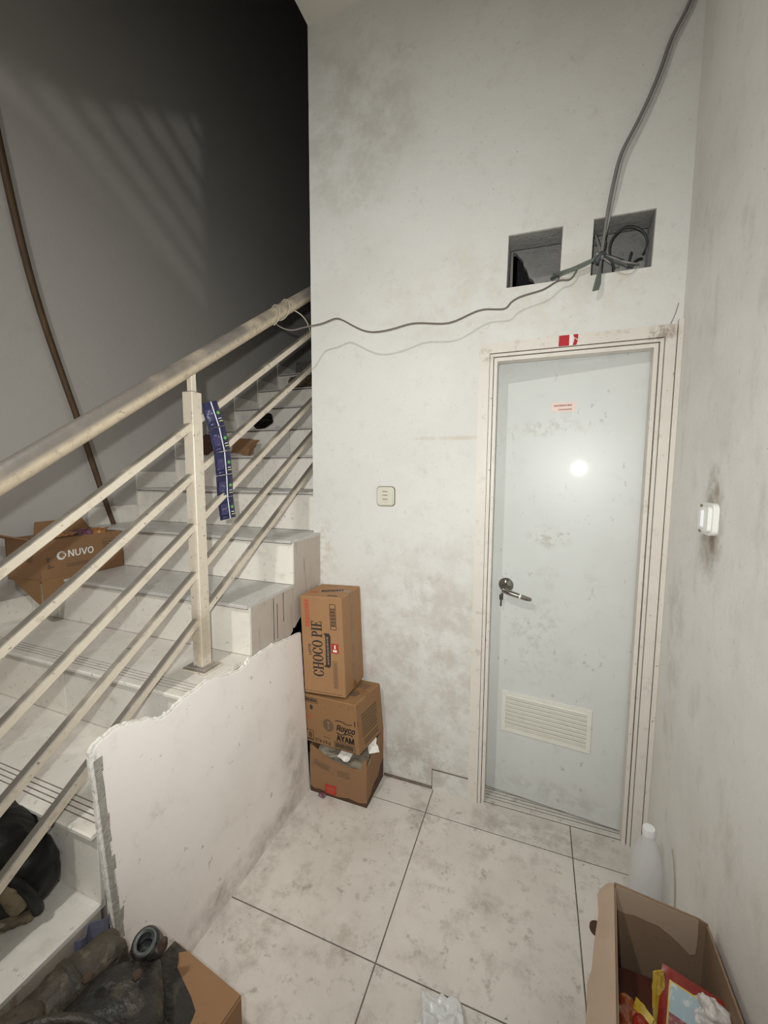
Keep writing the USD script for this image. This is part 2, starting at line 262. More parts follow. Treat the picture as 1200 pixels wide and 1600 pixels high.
def blob(spheres, links, edge=.012, amp=.0, freq=12., seed=0, it=4):
    """hulls of linked spheres joined to one lumpy skin"""
    def sp(i):
        x, y, z, r = spheres[i]; return m3.Manifold.sphere(r, 20).translate((x, y, z))
    man = m3.Manifold()
    for l in links: man = man + m3.Manifold.batch_hull([sp(i) for i in l])
    m = tm(man.refine_to_length(edge)); m = trimesh.Trimesh(m.vertices, m.faces, process=True)
    trimesh.smoothing.filter_taubin(m, iterations=it)
    if amp: m.vertices = m.vertices + m.vertex_normals * ((meshkit.fbm(m.vertices * freq, 4, seed) - .5) * 2 * amp)[:, None]
    return m
def sheet(nx, ny, fn, th=.0015):
    """a thin crumpled sheet with a thickness: fn(u, v) -> point"""
    u, v = np.meshgrid(np.linspace(0, 1, nx), np.linspace(0, 1, ny), indexing='ij')
    P = fn(u, v).reshape(-1, 3); f = []
    for i in range(nx - 1):
        for j in range(ny - 1):
            a = i * ny + j; f += [(a, a + ny, a + ny + 1), (a, a + ny + 1, a + 1)]
    m = trimesh.Trimesh(P, f, process=False); nrm = m.vertex_normals; k = len(P)
    F = np.array(f); vv = np.vstack([P + nrm * th / 2, P - nrm * th / 2]); ff = [F, F[:, ::-1] + k]
    rim = [i * ny for i in range(nx)] + [(nx - 1) * ny + j for j in range(1, ny)] + [i * ny + ny - 1 for i in range(nx - 2, -1, -1)] + [j for j in range(ny - 2, 0, -1)]
    R_ = [(rim[i], rim[(i + 1) % len(rim)]) for i in range(len(rim))]
    ff.append(np.array([t for a, b in R_ for t in ((a, a + k, b + k), (a, b + k, b))]))
    return trimesh.Trimesh(vv, np.vstack(ff), process=False)
def text(s, h, o, u, v, depth=.0006, bold=False, sx=1.):
    """lettering: capitals h tall, from o along u, upright along v, raised along u x v"""
    m = meshkit.text_mesh(s, h, depth, bold); m.apply_scale([sx, 1, 1])
    u, v = np.array(u, float), np.array(v, float); M = np.eye(4); M[:3, 0], M[:3, 1], M[:3, 2], M[:3, 3] = u, v, np.cross(u, v), o
    m.apply_transform(M); return m
def flat(poly, o, u, v, depth=.0006): return prism(poly, depth, (o, u, v))
def strokes(w, h, rows, seed, fill=.6):
    """rows of small print too fine to read: short dashes"""
    rg = random.Random(seed); out = []
    for i in range(rows):
        x = 0; y = h * (rows - i - 1) / rows
        while x < w * .96:
            l = min(rg.uniform(.05, .14) * w, w - x)
            out.append(sbox(x, y + h / rows * .2, x + l, y + h / rows * (.2 + fill))); x += l + .025 * w
    return unary_union(out)
def frame_rect(w, h, t): return sbox(0, 0, w, h).difference(sbox(t, t, w - t, h - t))

# ------------------------------------------------------------------ the room shell
T = .12
wall = sbox(XE, -.02, XR + .15, 6.6).difference(sbox(-.19, -.05, .40, 2.035))
for x0 in (-.149, .156): wall = wall.difference(Polygon([(x0, 2.259), (x0 + .199, 2.258), (x0 + .203, 2.455), (x0 + .003, 2.459)]))
wf = thing('wall_front', (XE, D, 0), kind='structure', label='grimy white front wall with two square vent holes above the door')
obj('wall_surface', prism(wall, T, ((0, D + T, 0), (1, 0, 0), (0, 0, 1))), 'wall_paint', wf)
for x0 in (-.149, .156):
    hq = Polygon([(x0, 2.259), (x0 + .199, 2.258), (x0 + .203, 2.455), (x0 + .003, 2.459)])
    obj('hole_lining', prism(hq.difference(hq.buffer(-.002, join_style=2)), T - .006, ((0, D + T, 0), (1, 0, 0), (0, 0, 1))), 'rough_plaster', wf)
sk = sbox(-.417, .0, -.247, .099); obj('skirting_tile', prism(sk, .005, ((0, D, 0), (1, 0, 0), (0, 0, 1))), 'wall_paint', wf)
for x0, x1, z0, z1 in ((-.665, -.419, .0, .014), (-.42, -.2465, .099, .1025), (-.4205, -.4165, .0, .1)):
    obj('grime_line', bx(x0, x1, D - .004, D + .001, z0, z1), 'gap_grime', wf)
wr = thing('wall_right', (XR, 0, 0), kind='structure', label='stained greyish white wall right of the door')
obj('wall_surface', bx(XR, XR + .15, -4.5, D + .02, -.05, ZC + .1), 'wall_paint_right', wr)
wl = thing('wall_left', (XL, 0, 0), kind='structure', label='tall grey stairwell wall on the far side of the stairs')
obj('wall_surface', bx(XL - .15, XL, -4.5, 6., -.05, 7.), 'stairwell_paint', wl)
wb = thing('wall_rear', (0, -4.5, 0), kind='structure', label='plain wall behind the photographer')
obj('wall_surface', bx(XL - .15, XR + .15, -4.65, -4.5, -.05, ZC + .1), 'concrete', wb)
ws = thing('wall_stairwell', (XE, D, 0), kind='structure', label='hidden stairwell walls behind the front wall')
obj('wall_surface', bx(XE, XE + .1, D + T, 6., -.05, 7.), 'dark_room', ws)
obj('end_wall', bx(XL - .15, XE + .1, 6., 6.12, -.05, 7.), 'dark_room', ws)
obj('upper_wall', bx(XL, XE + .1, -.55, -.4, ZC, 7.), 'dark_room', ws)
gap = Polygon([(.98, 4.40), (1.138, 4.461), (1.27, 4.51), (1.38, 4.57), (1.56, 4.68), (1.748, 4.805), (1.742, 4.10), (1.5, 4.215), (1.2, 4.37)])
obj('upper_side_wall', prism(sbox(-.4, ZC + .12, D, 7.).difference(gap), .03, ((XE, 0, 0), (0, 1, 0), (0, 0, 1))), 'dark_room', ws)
for q in (4.252, 4.37, 4.478, 4.605, 4.716, 4.85): obj('upper_bar', tube([(XE + .015, .9, q + .36), (XE + .015, 1.78, q - .168)], .0145, 8, 1), 'rail_paint', ws)
ce = thing('ceiling', (0, 0, ZC), kind='structure', label='cream ceiling slab ending at the stairwell')
obj('ceiling_slab', bx(XE, XR + .15, -4.6, D, ZC, ZC + .12), 'ceiling_paint', ce)
obj('ceiling_slab', bx(XL, XE, -4.6, -.4, ZC, ZC + .12), 'ceiling_paint', ce)
obj('upper_ceiling', bx(XL - .1, XE + .1, -.5, 6.1, 7., 7.1), 'dark_room', ce)
# behind the holes and the door: the small room under the upper flight
bk = thing('wall_bathroom', (.1, 2.1, 0), kind='structure', label='dim rough plastered wall seen through the two vent holes')
plast = Polygon([(-.113, 2.465), (-.098, 2.448), (-.094, 2.425), (-.08, 2.405), (-.07, 2.372), (-.055, 2.362), (-.045, 2.345), (-.03, 2.33), (-.03, 2.05), (.46, 2.05), (.46, 2.8), (-.3, 2.8), (-.3, 2.49), (-.13, 2.486)])
obj('plaster_panel', prism(plast, .03, ((0, D + .23, 0), (1, 0, 0), (0, 0, 1))), 'rough_plaster', bk)
obj('concrete_edge', bx(-.150, -.138, D + .17, D + .2, 2.0, 2.478, .002), 'concrete', bk)
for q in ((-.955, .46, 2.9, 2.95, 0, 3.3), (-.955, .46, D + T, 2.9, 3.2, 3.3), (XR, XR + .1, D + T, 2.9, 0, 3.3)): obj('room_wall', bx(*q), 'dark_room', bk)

# floor: base in the colour of the joints, tiles laid on it
fl_ = thing('floor', (0, 0, 0), kind='structure', label='dirty cream floor of large square tiles')
obj('floor_base', bx(XL - .1, XR + .1, -4.6, 3.0, -.08, -.0018), 'grout', fl_)
GX, GY, gw = [-2.2126 - .13, -2.2126, -1.6126, -1.0126, -.4126, .1874, XR], [-4.5, -3.7645, -3.1645, -2.5645, -1.9645, -1.3645, -.7645, -.1645, .4355, 1.0355, 1.6355, D + .012], .0021
for i in range(len(GX) - 1):
    for j in range(len(GY) - 1):
        if GX[i + 1] < -1.1 and GY[j] > .3: continue
        obj('tile', bx(GX[i] + gw, GX[i + 1] - gw, GY[j] + gw, GY[j + 1] - gw, -.008, RNG.uniform(-.0003, .0003), .0006), 'floor_tile_%d' % RNG.integers(3), fl_)
prev = D + .013
for y in (D + .044, D + .062, D + .082, D + .100, D + .24):
    obj('threshold_strip', bx(-.19, .40, prev + .0025, y - .0025, -.008, .0005, .001), 'floor_tile_1', fl_); prev = y

# ------------------------------------------------------------------ the door
dr = thing('door_1', (.1, D, 0), kind='structure', label='off-white plastic door left slightly ajar in a cream frame')
def ring(x0, x1, z1, x2, x3, z2): return Polygon([(x0, 0), (x0, z1), (x1, z1), (x1, 0), (x3, 0), (x3, z2), (x2, z2), (x2, 0)])
def front(poly, y0, y1): return prism(poly, y1 - y0, ((0, y1, 0), (1, 0, 0), (0, 0, 1)))
obj('door_frame', front(ring(-.247, .443, 2.046, -.205, .410, 2.004), D - .016, D + .11), 'frame_paint', dr)
obj('frame_bead', front(ring(-.202, .407, 2.001, -.190, .396, 1.990), D - .010, D + .11), 'frame_paint', dr)
obj('frame_groove', front(ring(-.206, .411, 2.005, -.181, .386, 1.980), D + .004, D + .05), 'gap_grime', dr)
obj('frame_stop', front(ring(-.187, .392, 1.986, -.174, .378, 1.972), D - .006, D + .042), 'frame_paint', dr)
obj('frame_rebate', front(ring(-.190, .400, 2.034, -.182, .388, 2.026), D + .05, D + .12), 'frame_paint', dr)
obj('frame_edge', bx(.446, .4615, D - .02, D + .01, 0, 2.06), 'frame_paint', dr)
obj('frame_corner_crack', tube([(.425, D - .002, 2.05), (.436, D - .002, 2.08), (.445, D - .002, 2.12)], .0011, 5, 3), 'gap_grime', dr)
# leaf: hinged on the right, its left side pushed in
HX, HY = .384, D + .050; AJ = -5.6
def leafed(m): return rot(m, AJ, (0, 0, 1), (HX, HY, 0))
lw = .575
lf = obj('door_leaf', leafed(bx(HX - lw, HX, HY, HY + .035, .006, 2.022, .003)), 'door_leaf', dr)
gz0, gx0 = .318, -.118
grille = front(frame_rect(.372, .190, .017), HY - .007, HY + .001).apply_translation((gx0, 0, gz0))
obj('vent_grille', leafed(grille), 'vent_plastic', dr)
for i in range(8):
    sl = bx(gx0 + .016, gx0 + .356, HY - .006, HY - .003, gz0 + .018 + i * .0195, gz0 + .018 + i * .0195 + .0205, .0008); rot(sl, 16, (1, 0, 0), (0, HY - .0035, gz0 + .028 + i * .0195))
    obj('slat', leafed(sl), 'vent_plastic', dr)
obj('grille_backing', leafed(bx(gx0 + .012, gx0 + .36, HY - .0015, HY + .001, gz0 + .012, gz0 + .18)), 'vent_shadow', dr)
# lever handle
hx, hz = -.118, 1.010
hd = obj('door_handle', leafed(tm([rot(lathe([(0, 0), (.032, 0), (.0325, .004), (.028, .010), (.016, .016), (.011, .020), (.011, .048), (0, .048)], 32), 90, (1, 0, 0)).apply_translation((hx, HY, hz))])), 'chrome', dr, smooth=35, label='chrome rose')
lev = tube([(hx - .006, HY - .047, hz - .012), (hx + .02, HY - .050, hz - .020), (hx + .06, HY - .05, hz - .030), (hx + .098, HY - .044, hz - .040), (hx + .108, HY - .034, hz - .044)], [.012, .0125, .0115, .0105, .009], 14, 5)
obj('lever', leafed(lev), 'chrome', hd, smooth=40)
obj('lever_ring', leafed(tube([(hx + .064, HY - .0495, hz - .031), (hx + .071, HY - .049, hz - .033)], .0128, 14, 1)), 'vent_plastic', hd)
obj('key', leafed(tm([bx(hx - .024, hx - .008, HY - .026, HY - .023, hz - .066, hz - .042, .004), bx(hx - .020, hx - .013, HY - .026, HY - .023, hz - .096, hz - .060, .001), tube([(hx - .016, HY + .001, hz - .046), (hx - .016, HY - .024, hz - .046)], .006, 10, 1)])), 'key_metal', hd)
st = obj('sticker', leafed(rot(bx(.040, .135, HY - .0008, HY + .0005, 1.768, 1.806), 1.5, (0, 1, 0), (.09, HY, 1.79))), 'sticker', dr, label='small pale pink sticker')
obj('printed_lettering', leafed(flat(unary_union([strokes(.07, .012, 1, 3), affinity.translate(strokes(.05, .009, 1, 4), .018, -.015)]), (.050, HY - .0008, 1.787), (1, 0, 0), (0, 0, 1))), 'sticker_ink', st)
obj('tape_patch', bx(.056, .093, D - .0175, D - .0155, 2.005, 2.0445), 'red_tape', dr, label='red tape square')
tp_ = unary_union([Polygon([(.106, 2.005), (.118, 2.005), (.123, 2.02), (.112, 2.03)]), Polygon([(.110, 2.034), (.123, 2.026), (.124, 2.044), (.106, 2.0445)])])
obj('tape_backing', bx(.093, .1045, D - .0172, D - .0155, 2.005, 2.0445), 'white_print', dr, label='white tape strip')
obj('tape_patch', front(tp_, D - .0175, D - .0155), 'red_tape', dr, label='torn red tape scrap')

# ------------------------------------------------------------------ the stairs
XS = -1.019; NK = 16
stp = thing('staircase', (XS, .03, 0), label='white tiled staircase climbing along the left wall into the dark', cat='stairs')
soff = lambda y: max(.0, .66 * (y - 1.777) + .957)
prof = [(fk(1) + .012, 0)]
for k in range(1, NK + 1): prof += [(fk(k) + .012, zk(k) - .012), (fk(k + 1) + .012, zk(k) - .012)]
prof += [(5.95, zk(NK) - .012), (5.95, zk(NK) - .3), (4.9, soff(4.9)), (1.0, soff(1.0)), (.36, 0)]
core = Polygon(prof)
obj('core', prism(core.intersection(sbox(-1, -1, D - .002, 9)), XS - .011 - XL, ((XL + .002, 0, 0), (0, 1, 0), (0, 0, 1))), 'grout', stp)
obj('core', prism(core.intersection(sbox(D - .002, -1, 5.9, 9)), XE - .002 - XL, ((XL + .001, 0, 0), (0, 1, 0), (0, 0, 1))), 'grout', stp)
JX = [XL + .003, -2.22, -1.62, XS]
for k in range(1, 13):
    y0, y1, z = fk(k) - .014, fk(k + 1) + .011, zk(k)
    if k == 7: JX[3] = XE - .006
    fine = k in (2, 3, 4, 5, 6)
    P = [(y0, z - .012), (y0, z - .004), (y0 + .004, z)]
    gs = [y0 + .030 + i * .0145 for i in range(4)] if fine else [y0 + .04]
    for q in gs: P += [(q, z), (q, z - .004), (q + .004, z - .004), (q + .004, z)]
    P += [(y1, z), (y1, z - .012)]
    for i in range(3):
        a, b = JX[i] + .001, JX[i + 1] - (.001 if i < 2 else -.004)
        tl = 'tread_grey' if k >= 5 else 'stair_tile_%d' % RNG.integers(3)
        if k == 6 and i == 2:
            obj('tread_tile', prism(Polygon(P), XE - .004 - a, ((a, 0, 0), (0, 1, 0), (0, 0, 1))), tl, stp)
            obj('tread_tile', prism(Polygon(P).intersection(sbox(0, 0, D - .002, 9)), b - XE + .003, ((XE - .003, 0, 0), (0, 1, 0), (0, 0, 1))), tl, stp)
        else: obj('tread_tile', prism(Polygon(P), b - a, ((a, 0, 0), (0, 1, 0), (0, 0, 1))), tl, stp)
        rz0 = zk(k - 1) + .0015 if k > 1 else 0
        obj('riser_tile', bx(a, b, fk(k), fk(k) + .012, rz0, z - .0125, .001), 'stair_tile_%d' % RNG.integers(3), stp)
    if fine: obj('nosing_groove', [bx(JX[0], XS - .002, q + .0004, q + .0036, z - .0044, z - .0012) for q in gs], 'gap_grime', stp)
    obj('nosing_joint', bx(JX[0], XS + .002, fk(k) - .010, fk(k) + .005, z - .0155, z - .0122), 'gap_grime', stp)
    # facing of the open side, one panel to a step
    ya, yb = fk(k) + .0125, min(fk(k + 1) + .0005, D - .001)
    if k <= 6: obj('side_tile', prism(Polygon([(ya, soff(ya)), (ya, z - .013), (yb, z - .013), (yb, soff(yb))]), .010, ((XS - .010, 0, 0), (0, 1, 0), (0, 0, 1))), 'side_tile', stp)
    obj('skirting_tile', prism(Polygon([(fk(k) - .012, zk(k - 1)), (fk(k) - .012, z + .10), (fk(k + 1) - .013, z + .10), (fk(k + 1) - .013, z), (fk(k), z), (fk(k), zk(k - 1))]), .010, ((XL + .001, 0, 0), (0, 1, 0), (0, 0, 1))), 'stair_tile_1', stp)
for y, a, b in ((1.385, .80, .985), (1.41, .80, .955), (1.455, .86, .99)):
    obj('rust_streak', bx(XS - .0005, XS + .0008, y, y + .003, a, b), 'rust', stp, label='brown vertical drip stain')

# ------------------------------------------------------------------ railing
RX, SL = -1.115, .69
rl = thing('stair_railing', (RX, 1.09, zk(4)), label='grimy cream painted steel stair railing with round handrail and five square bars', cat='railing')
PY = 1.09; zb = lambda i, y: 1.678 - .1705 * i + SL * (y - PY); zh = lambda y: 1.873 + SL * (y - PY)
def bar(i, y0, y1, w=.0125):
    n = V([0, -SL, 1]) / math.hypot(1, SL); xx = V([1., 0, 0]); P = []
    for y in (y0, y1):
        c0 = V([RX, y, zb(i, y)])
        P += [c0 + w * (a * xx + b * n) for a, b in ((-1, -.8), (-.8, -1), (.8, -1), (1, -.8), (1, .8), (.8, 1), (-.8, 1), (-1, .8))]
    return trimesh.convex.convex_hull(V(P))
posts = [(.19, 1), (PY, 4), (2.29, 8)]
for py, k in posts:
    p = obj('post', bx(RX - .022, RX + .022, py - .022, py + .022, zk(k) + .006, zb(0, py) + .105, .0025), 'rail_paint', rl)
    obj('base_plate', tm([bx(RX - .052, RX + .052, py - .045, py + .045, zk(k), zk(k) + .010, .002), bx(RX - .044, RX + .044, py - .037, py + .037, zk(k) + .009, zk(k) + .016, .003)]), 'rail_paint', p)
    obj('neck', bx(RX - .011, RX + .011, py - .011, py + .011, zb(0, py) + .10, zh(py) - .02, .002), 'rail_paint', p)
for (ya, _), (yb, _) in zip(posts, posts[1:] + [(3.6, 0)]):
    for i in range(5):
        bb = obj('bar', bar(i, ya + .018, yb - .018), 'rail_paint', rl)
obj('handrail', tube([(RX, .0, zh(.0)), (RX, 1.8, zh(1.8)), (RX, 3.6, zh(3.6))], .0295, 24, 1), 'handrail_paint', rl, smooth=40)

# leaning stick
bz = thing('bamboo_pole', (-2.29, 1.62, zk(6)), label='thin brown pole leaning against the tall grey stairwell wall', cat='pole')
pl = [(-2.285, 1.622, zk(6)), (-2.292, 1.565, 1.42), (-2.302, 1.47, 1.80), (-2.312, 1.33, 2.33), (-2.318, 1.238, 2.88), (-2.32, 1.16, 3.45)]
obj('stem', tube(pl, [.012, .0145, .015, .0155, .0165, .017], 12, 6), 'bamboo', bz, smooth=50)

# ------------------------------------------------------------------ torn plasterboard leaning on the stair side
bd = thing('plasterboard_sheet', (-.97, 1.1, 0), label='torn off-white plasterboard sheet leaning against the open side of the stairs', cat='plasterboard')
BE = 1.568
top = [(.618, .820), (.632, .833), (.66, .842), (.688, .846), (.72, .842), (.751, .829), (.775, .822), (.80, .805), (.825, .795), (.838, .800), (.845, .792), (.87, .803), (.916, .814), (.96, .812), (1.0, .824), (1.025, .819), (1.06, .806), (1.10, .794), (1.158, .785), (1.19, .790), (1.21, .805), (1.25, .797), (1.303, .803), (1.36, .800), (1.42, .786), (1.497, .781), (BE, .772)]
rg = random.Random(5); jag = []
for (a, b), (c_, d_) in zip(top, top[1:]):
    for t in np.linspace(0, 1, 4)[:-1]: jag.append((a + (c_ - a) * t, b + (d_ - b) * t + rg.uniform(-.003, .003)))
jag.append(top[-1])
left = [(.640 + rg.uniform(-.002, .002) - .022 * z / .82, z) for z in np.linspace(0, .79, 22)]
outline = [(BE, 0)] + list(reversed(jag)) + list(reversed(left))
def lean(m):
    v = m.vertices.copy(); v[:, 0] += -.966 - .040 * v[:, 2] / .8; m.vertices = v; return m
face = Polygon(outline).buffer(0)
obj('gypsum_core', lean(prism(face, .010, ((-.010, 0, 0), (0, 1, 0), (0, 0, 1)))), 'board_torn', bd)
inner = face.buffer(0).intersection(affinity.translate(face, 0, -.006)).intersection(affinity.translate(face, .012, 0))
obj('paper_face', lean(prism(inner, .0012, ((.0, 0, 0), (0, 1, 0), (0, 0, 1)))), 'board_face', bd)
edge = []
for i in range(20):
    z = .015 + i * .039; y = .650 - .022 * z / .82
    w = .006 + rg.uniform(0, .012); edge.append(Polygon([(y - .004, z), (y + w, z + rg.uniform(-.004, .004)), (y + w * rg.uniform(.7, 1.3), z + .04), (y - .004, z + .039)]))
obj('torn_edge', lean(prism(unary_union(edge), .0008, ((.0011, 0, 0), (0, 1, 0), (0, 0, 1)))), 'board_fibre', bd, label='frayed grey paper edge')

# ------------------------------------------------------------------ switches
sw = thing('wall_socket', (-.665, D, 1.403), label='small cream square switch plate on the front wall left of the door', cat='switch')
def plate(w, h, d, r, o, u, v):
    pl_ = sbox(-w / 2 + r, -h / 2 + r, w / 2 - r, h / 2 - r).buffer(r, 6); p2 = pl_.buffer(-d * .45)
    return tm([prism(pl_, d * .6, (o, u, v)), prism(p2, d, (o, u, v))])
obj('surround', plate(.092, .094, .004, .018, (-.663, D, 1.403), (1, 0, 0), (0, 0, 1)), 'switch_gap', sw)
obj('plate', plate(.085, .087, .012, .017, (-.663, D, 1.403), (1, 0, 0), (0, 0, 1)), 'switch_cream', sw)
obj('insert', plate(.040, .052, .004, .006, (-.663, D - .012, 1.403), (1, 0, 0), (0, 0, 1)), 'switch_cream', sw)
for z in (1.424, 1.407, 1.388): obj('label_mark', bx(-.676, -.650, D - .0166, D - .0158, z, z + .004), 'switch_gap', sw)
s2 = thing('light_switch', (XR, 1.378, 1.388), label='white rounded doorbell style switch on the stained right wall', cat='switch')
u2, v2 = (0, -1, 0), (0, 0, 1)
obj('housing', plate(.088, .090, .022, .020, (XR, 1.381, 1.388), u2, v2), 'switch_white', s2)
obj('button', plate(.022, .052, .006, .006, (XR - .022, 1.388, 1.388), u2, v2), 'cap_white', s2)
for z in (1.424, 1.352): obj('indent', plate(.018, .008, .0012, .003, (XR - .0215, 1.398, z), u2, v2), 'switch_gap', s2)

# ------------------------------------------------------------------ cartons
from scipy.spatial.transform import Rotation as Rot
def frame_of(ctr, dims, yaw, roll, pitch=0.):
    return Rot.from_euler('ZYX', [yaw, roll, pitch]).as_matrix()
def place(m, ctr, R):
    M = np.eye(4); M[:3, :3] = R; M[:3, 3] = ctr; m.apply_transform(M); return m
X_, Z_ = (1, 0, 0), (0, 0, 1)
def rect(x, y, w, h): return sbox(x, y, x + w, y + h)
def serif(ch):
    """heavy condensed capitals with slab serifs, 1 tall: (polygon, advance)"""
    st, sf = .17, .065
    def ser(x, w, y): return sbox(x, y, x + w, y + sf)
    if ch == 'C':
        o = affinity.scale(Point(.33, .5).buffer(1, 24), .33, .5); i = affinity.scale(Point(.34, .5).buffer(1, 24), .17, .44)
        return unary_union([o.difference(i).difference(sbox(.45, .34, .8, .66)), sbox(.56, .62, .62, .95)]), .70
    if ch == 'O':
        o = affinity.scale(Point(.34, .5).buffer(1, 24), .34, .5); i = affinity.scale(Point(.34, .5).buffer(1, 24), .17, .44); return o.difference(i), .72
    if ch == 'H': return unary_union([sbox(.08, 0, .08 + st, 1), sbox(.5, 0, .5 + st, 1), sbox(.1, .46, .6, .54)] + [ser(x, .33, y) for x in (0, .42) for y in (0, 1 - sf)]), .79
    if ch == 'P':
        bowl = affinity.scale(Point(.3, .73).buffer(1, 20), .29, .27).intersection(sbox(.2, 0, 1, 1)); hole = affinity.scale(Point(.28, .73).buffer(1, 20), .14, .2).intersection(sbox(.25, 0, 1, 1))
        return unary_union([sbox(.08, 0, .08 + st, 1), bowl.difference(hole), ser(0, .35, 0), ser(0, .3, 1 - sf)]), .63
    if ch == 'I': return unary_union([sbox(.08, 0, .08 + st, 1), ser(0, .33, 0), ser(0, .33, 1 - sf)]), .38
    if ch == 'E': return unary_union([sbox(.08, 0, .08 + st, 1), ser(0, .55, 0), ser(0, .55, 1 - sf), sbox(.2, .46, .42, .54), sbox(.49, 0, .55, .26), sbox(.49, .74, .55, 1), sbox(.38, .36, .43, .64)]), .60
    return sbox(0, 0, .001, .001), .26
def serif_text(s, h):
    out, x = [], 0
    for ch in s: p, a = serif(ch); out.append(affinity.translate(p, x, 0)); x += a
    return affinity.scale(unary_union(out), h, h, origin=(0, 0)), x * h

# the carton with papers at the bottom of the stack
bw, bd_, bh = (-.958, -.668), (1.562, 1.772), .232
cb = thing('cardboard_box', (-.813, 1.667, 0), label='open brown carton stuffed with papers at the floor, lowest of the stack by the wall', cat='cardboard box')
t_ = .004
frontp = Polygon([(bw[0], 0), (bw[1], 0), (bw[1], bh), (bw[1] - .01, bh - .004), (bw[1] - .03, bh - .055), (bw[1] - .09, bh - .062), (bw[0] + .13, bh - .052), (bw[0] + .08, bh - .035), (bw[0] + .035, bh - .012), (bw[0] + .01, bh), (bw[0], bh)])
sidep = Polygon([(bd_[0] + .0042, 0), (bd_[1], 0), (bd_[1], bh + .03), (bd_[1] - .08, bh + .012), (bd_[0] + .05, bh - .03), (bd_[0] + .02, bh - .05), (bd_[0] + .0042, bh - .03)])
obj('front_panel', front(frontp, bd_[0], bd_[0] + t_), 'cardboard_brown', cb); obj('rear_panel', bx(bw[0], bw[1] - t_ - .0002, bd_[1] - t_, bd_[1], 0, bh), 'cardboard_brown', cb)
obj('side_panel', bx(bw[0], bw[0] + t_, bd_[0] + t_ + .0002, bd_[1] - t_ - .0002, 0, bh), 'cardboard_brown', cb); obj('side_panel', prism(sidep, t_, ((bw[1] - t_, 0, 0), (0, 1, 0), Z_)), 'cardboard_brown', cb)
obj('base_panel', bx(bw[0], bw[1], bd_[0], bd_[1], .001, .005), 'cardboard_brown', cb)
fo = lambda x, z: (bw[0] + x, bd_[0], z)
damp = Polygon([(0, 0), (.29, 0), (.29, .022), (.25, .012), (.2, .02), (.15, .010), (.1, .014), (.05, .022), (.02, .018), (0, .03)])
obj('damp_stain', flat(damp, fo(0, 0), X_, Z_), 'cardboard_damp', cb, label='damp dark bottom edge')
obj('damp_stain', flat(Polygon([(0, 0), (.21, 0), (.21, .10), (.17, .085), (.14, .05), (.09, .055), (.05, .03), (0, .02)]), (bw[1], bd_[0], 0), (0, 1, 0), Z_), 'cardboard_damp', cb, label='damp dark bottom corner')
lab = obj('red_label', flat(rect(0, 0, .058, .046), fo(.078, .012), X_, Z_, .0009), 'ink_red', cb, label='red printed label')
obj('printed_lettering', flat(unary_union([rect(.008, .030, .042, .004), rect(.008, .021, .040, .005), rect(.012, .008, .032, .005)]), (bw[0] + .078, bd_[0] - .0009, .012), X_, Z_), 'ink_faint_red', lab)
obj('printed_mark', flat(affinity.rotate(unary_union([frame_rect(.085, .028, .002), affinity.translate(strokes(.074, .018, 3, 6), .005, .004)]), -13, origin=(0, 0)), fo(.018, .142), X_, Z_), 'ink_brown', cb)
obj('printed_mark', flat(strokes(.062, .032, 3, 8, .5), fo(.142, .112), X_, Z_), 'ink_brown', cb)
def crumple(o, w, h, tiltx, yawd, amp, seed, n=9, th=.0012):
    def fn(u, v):
        p = np.stack([(u - .5) * w, (v - .5) * h, np.zeros_like(u)], -1)
        q = np.stack([u * 3.1, v * 3.1, np.full_like(u, seed)], -1); p[..., 2] += (meshkit.fbm(q, 3, seed) - .5) * 2 * amp
        p[..., 0] += (meshkit.fbm(q + 5, 2, seed) - .5) * amp; return p
    m = sheet(n, n, fn, th); rot(m, tiltx, (1, 0, 0)); rot(m, yawd, Z_); m.apply_translation(o); return m
for (o, w, h, tx, yw, am, sd, lb, mt_) in (((-.775, 1.585, .222), .062, .07, 28, -18, .014, 3, 'bright white paper scrap poking out at the front under the tilted carton', 'paper_scrap'),
        ((-.672, 1.645, .246), .05, .065, 30, 40, .016, 4, 'white paper scrap sticking out at the right corner of the lowest carton', 'paper_scrap')):
    obj('paper_scrap', crumple(o, w, h, tx, yw, am, sd), mt_, smooth=50, label=lb, cat='paper')
for k, (o, w, h, tx, yw, am, sd) in enumerate((((-.80, 1.64, .178), .25, .145, 6, 4, .022, 11), ((-.85, 1.615, .196), .16, .085, 14, 12, .018, 12), ((-.755, 1.61, .190), .15, .085, 12, -8, .02, 13), ((-.79, 1.66, .206), .22, .10, 2, 2, .012, 14))):
    obj('crumpled_newspaper', crumple(o, w, h, tx, yw, am, sd, 14), 'newspaper', smooth=40, label='crumpled old newspaper sheet stuffed in the lowest carton of the stack', cat='paper', group='crumpled newspapers in the lowest carton')

def carton(name, label, ctr, dims, yaw, roll, pitch, matl):
    R = frame_of(ctr, dims, yaw, roll, pitch); t = thing(name, ctr, label, 'cardboard box', R=R)
    w, d, h = dims; body = obj('body', bx(-w / 2, w / 2, -d / 2, d / 2, -h / 2, h / 2, .004), matl, t, local=True, smooth=False)
    return t, body, w, d, h
def pr(t, poly, o, u, v, matl='ink_black', name='printed_mark', depth=.0008, label=None): return obj(name, flat(poly, o, u, v, depth), matl, t, local=True, label=label)

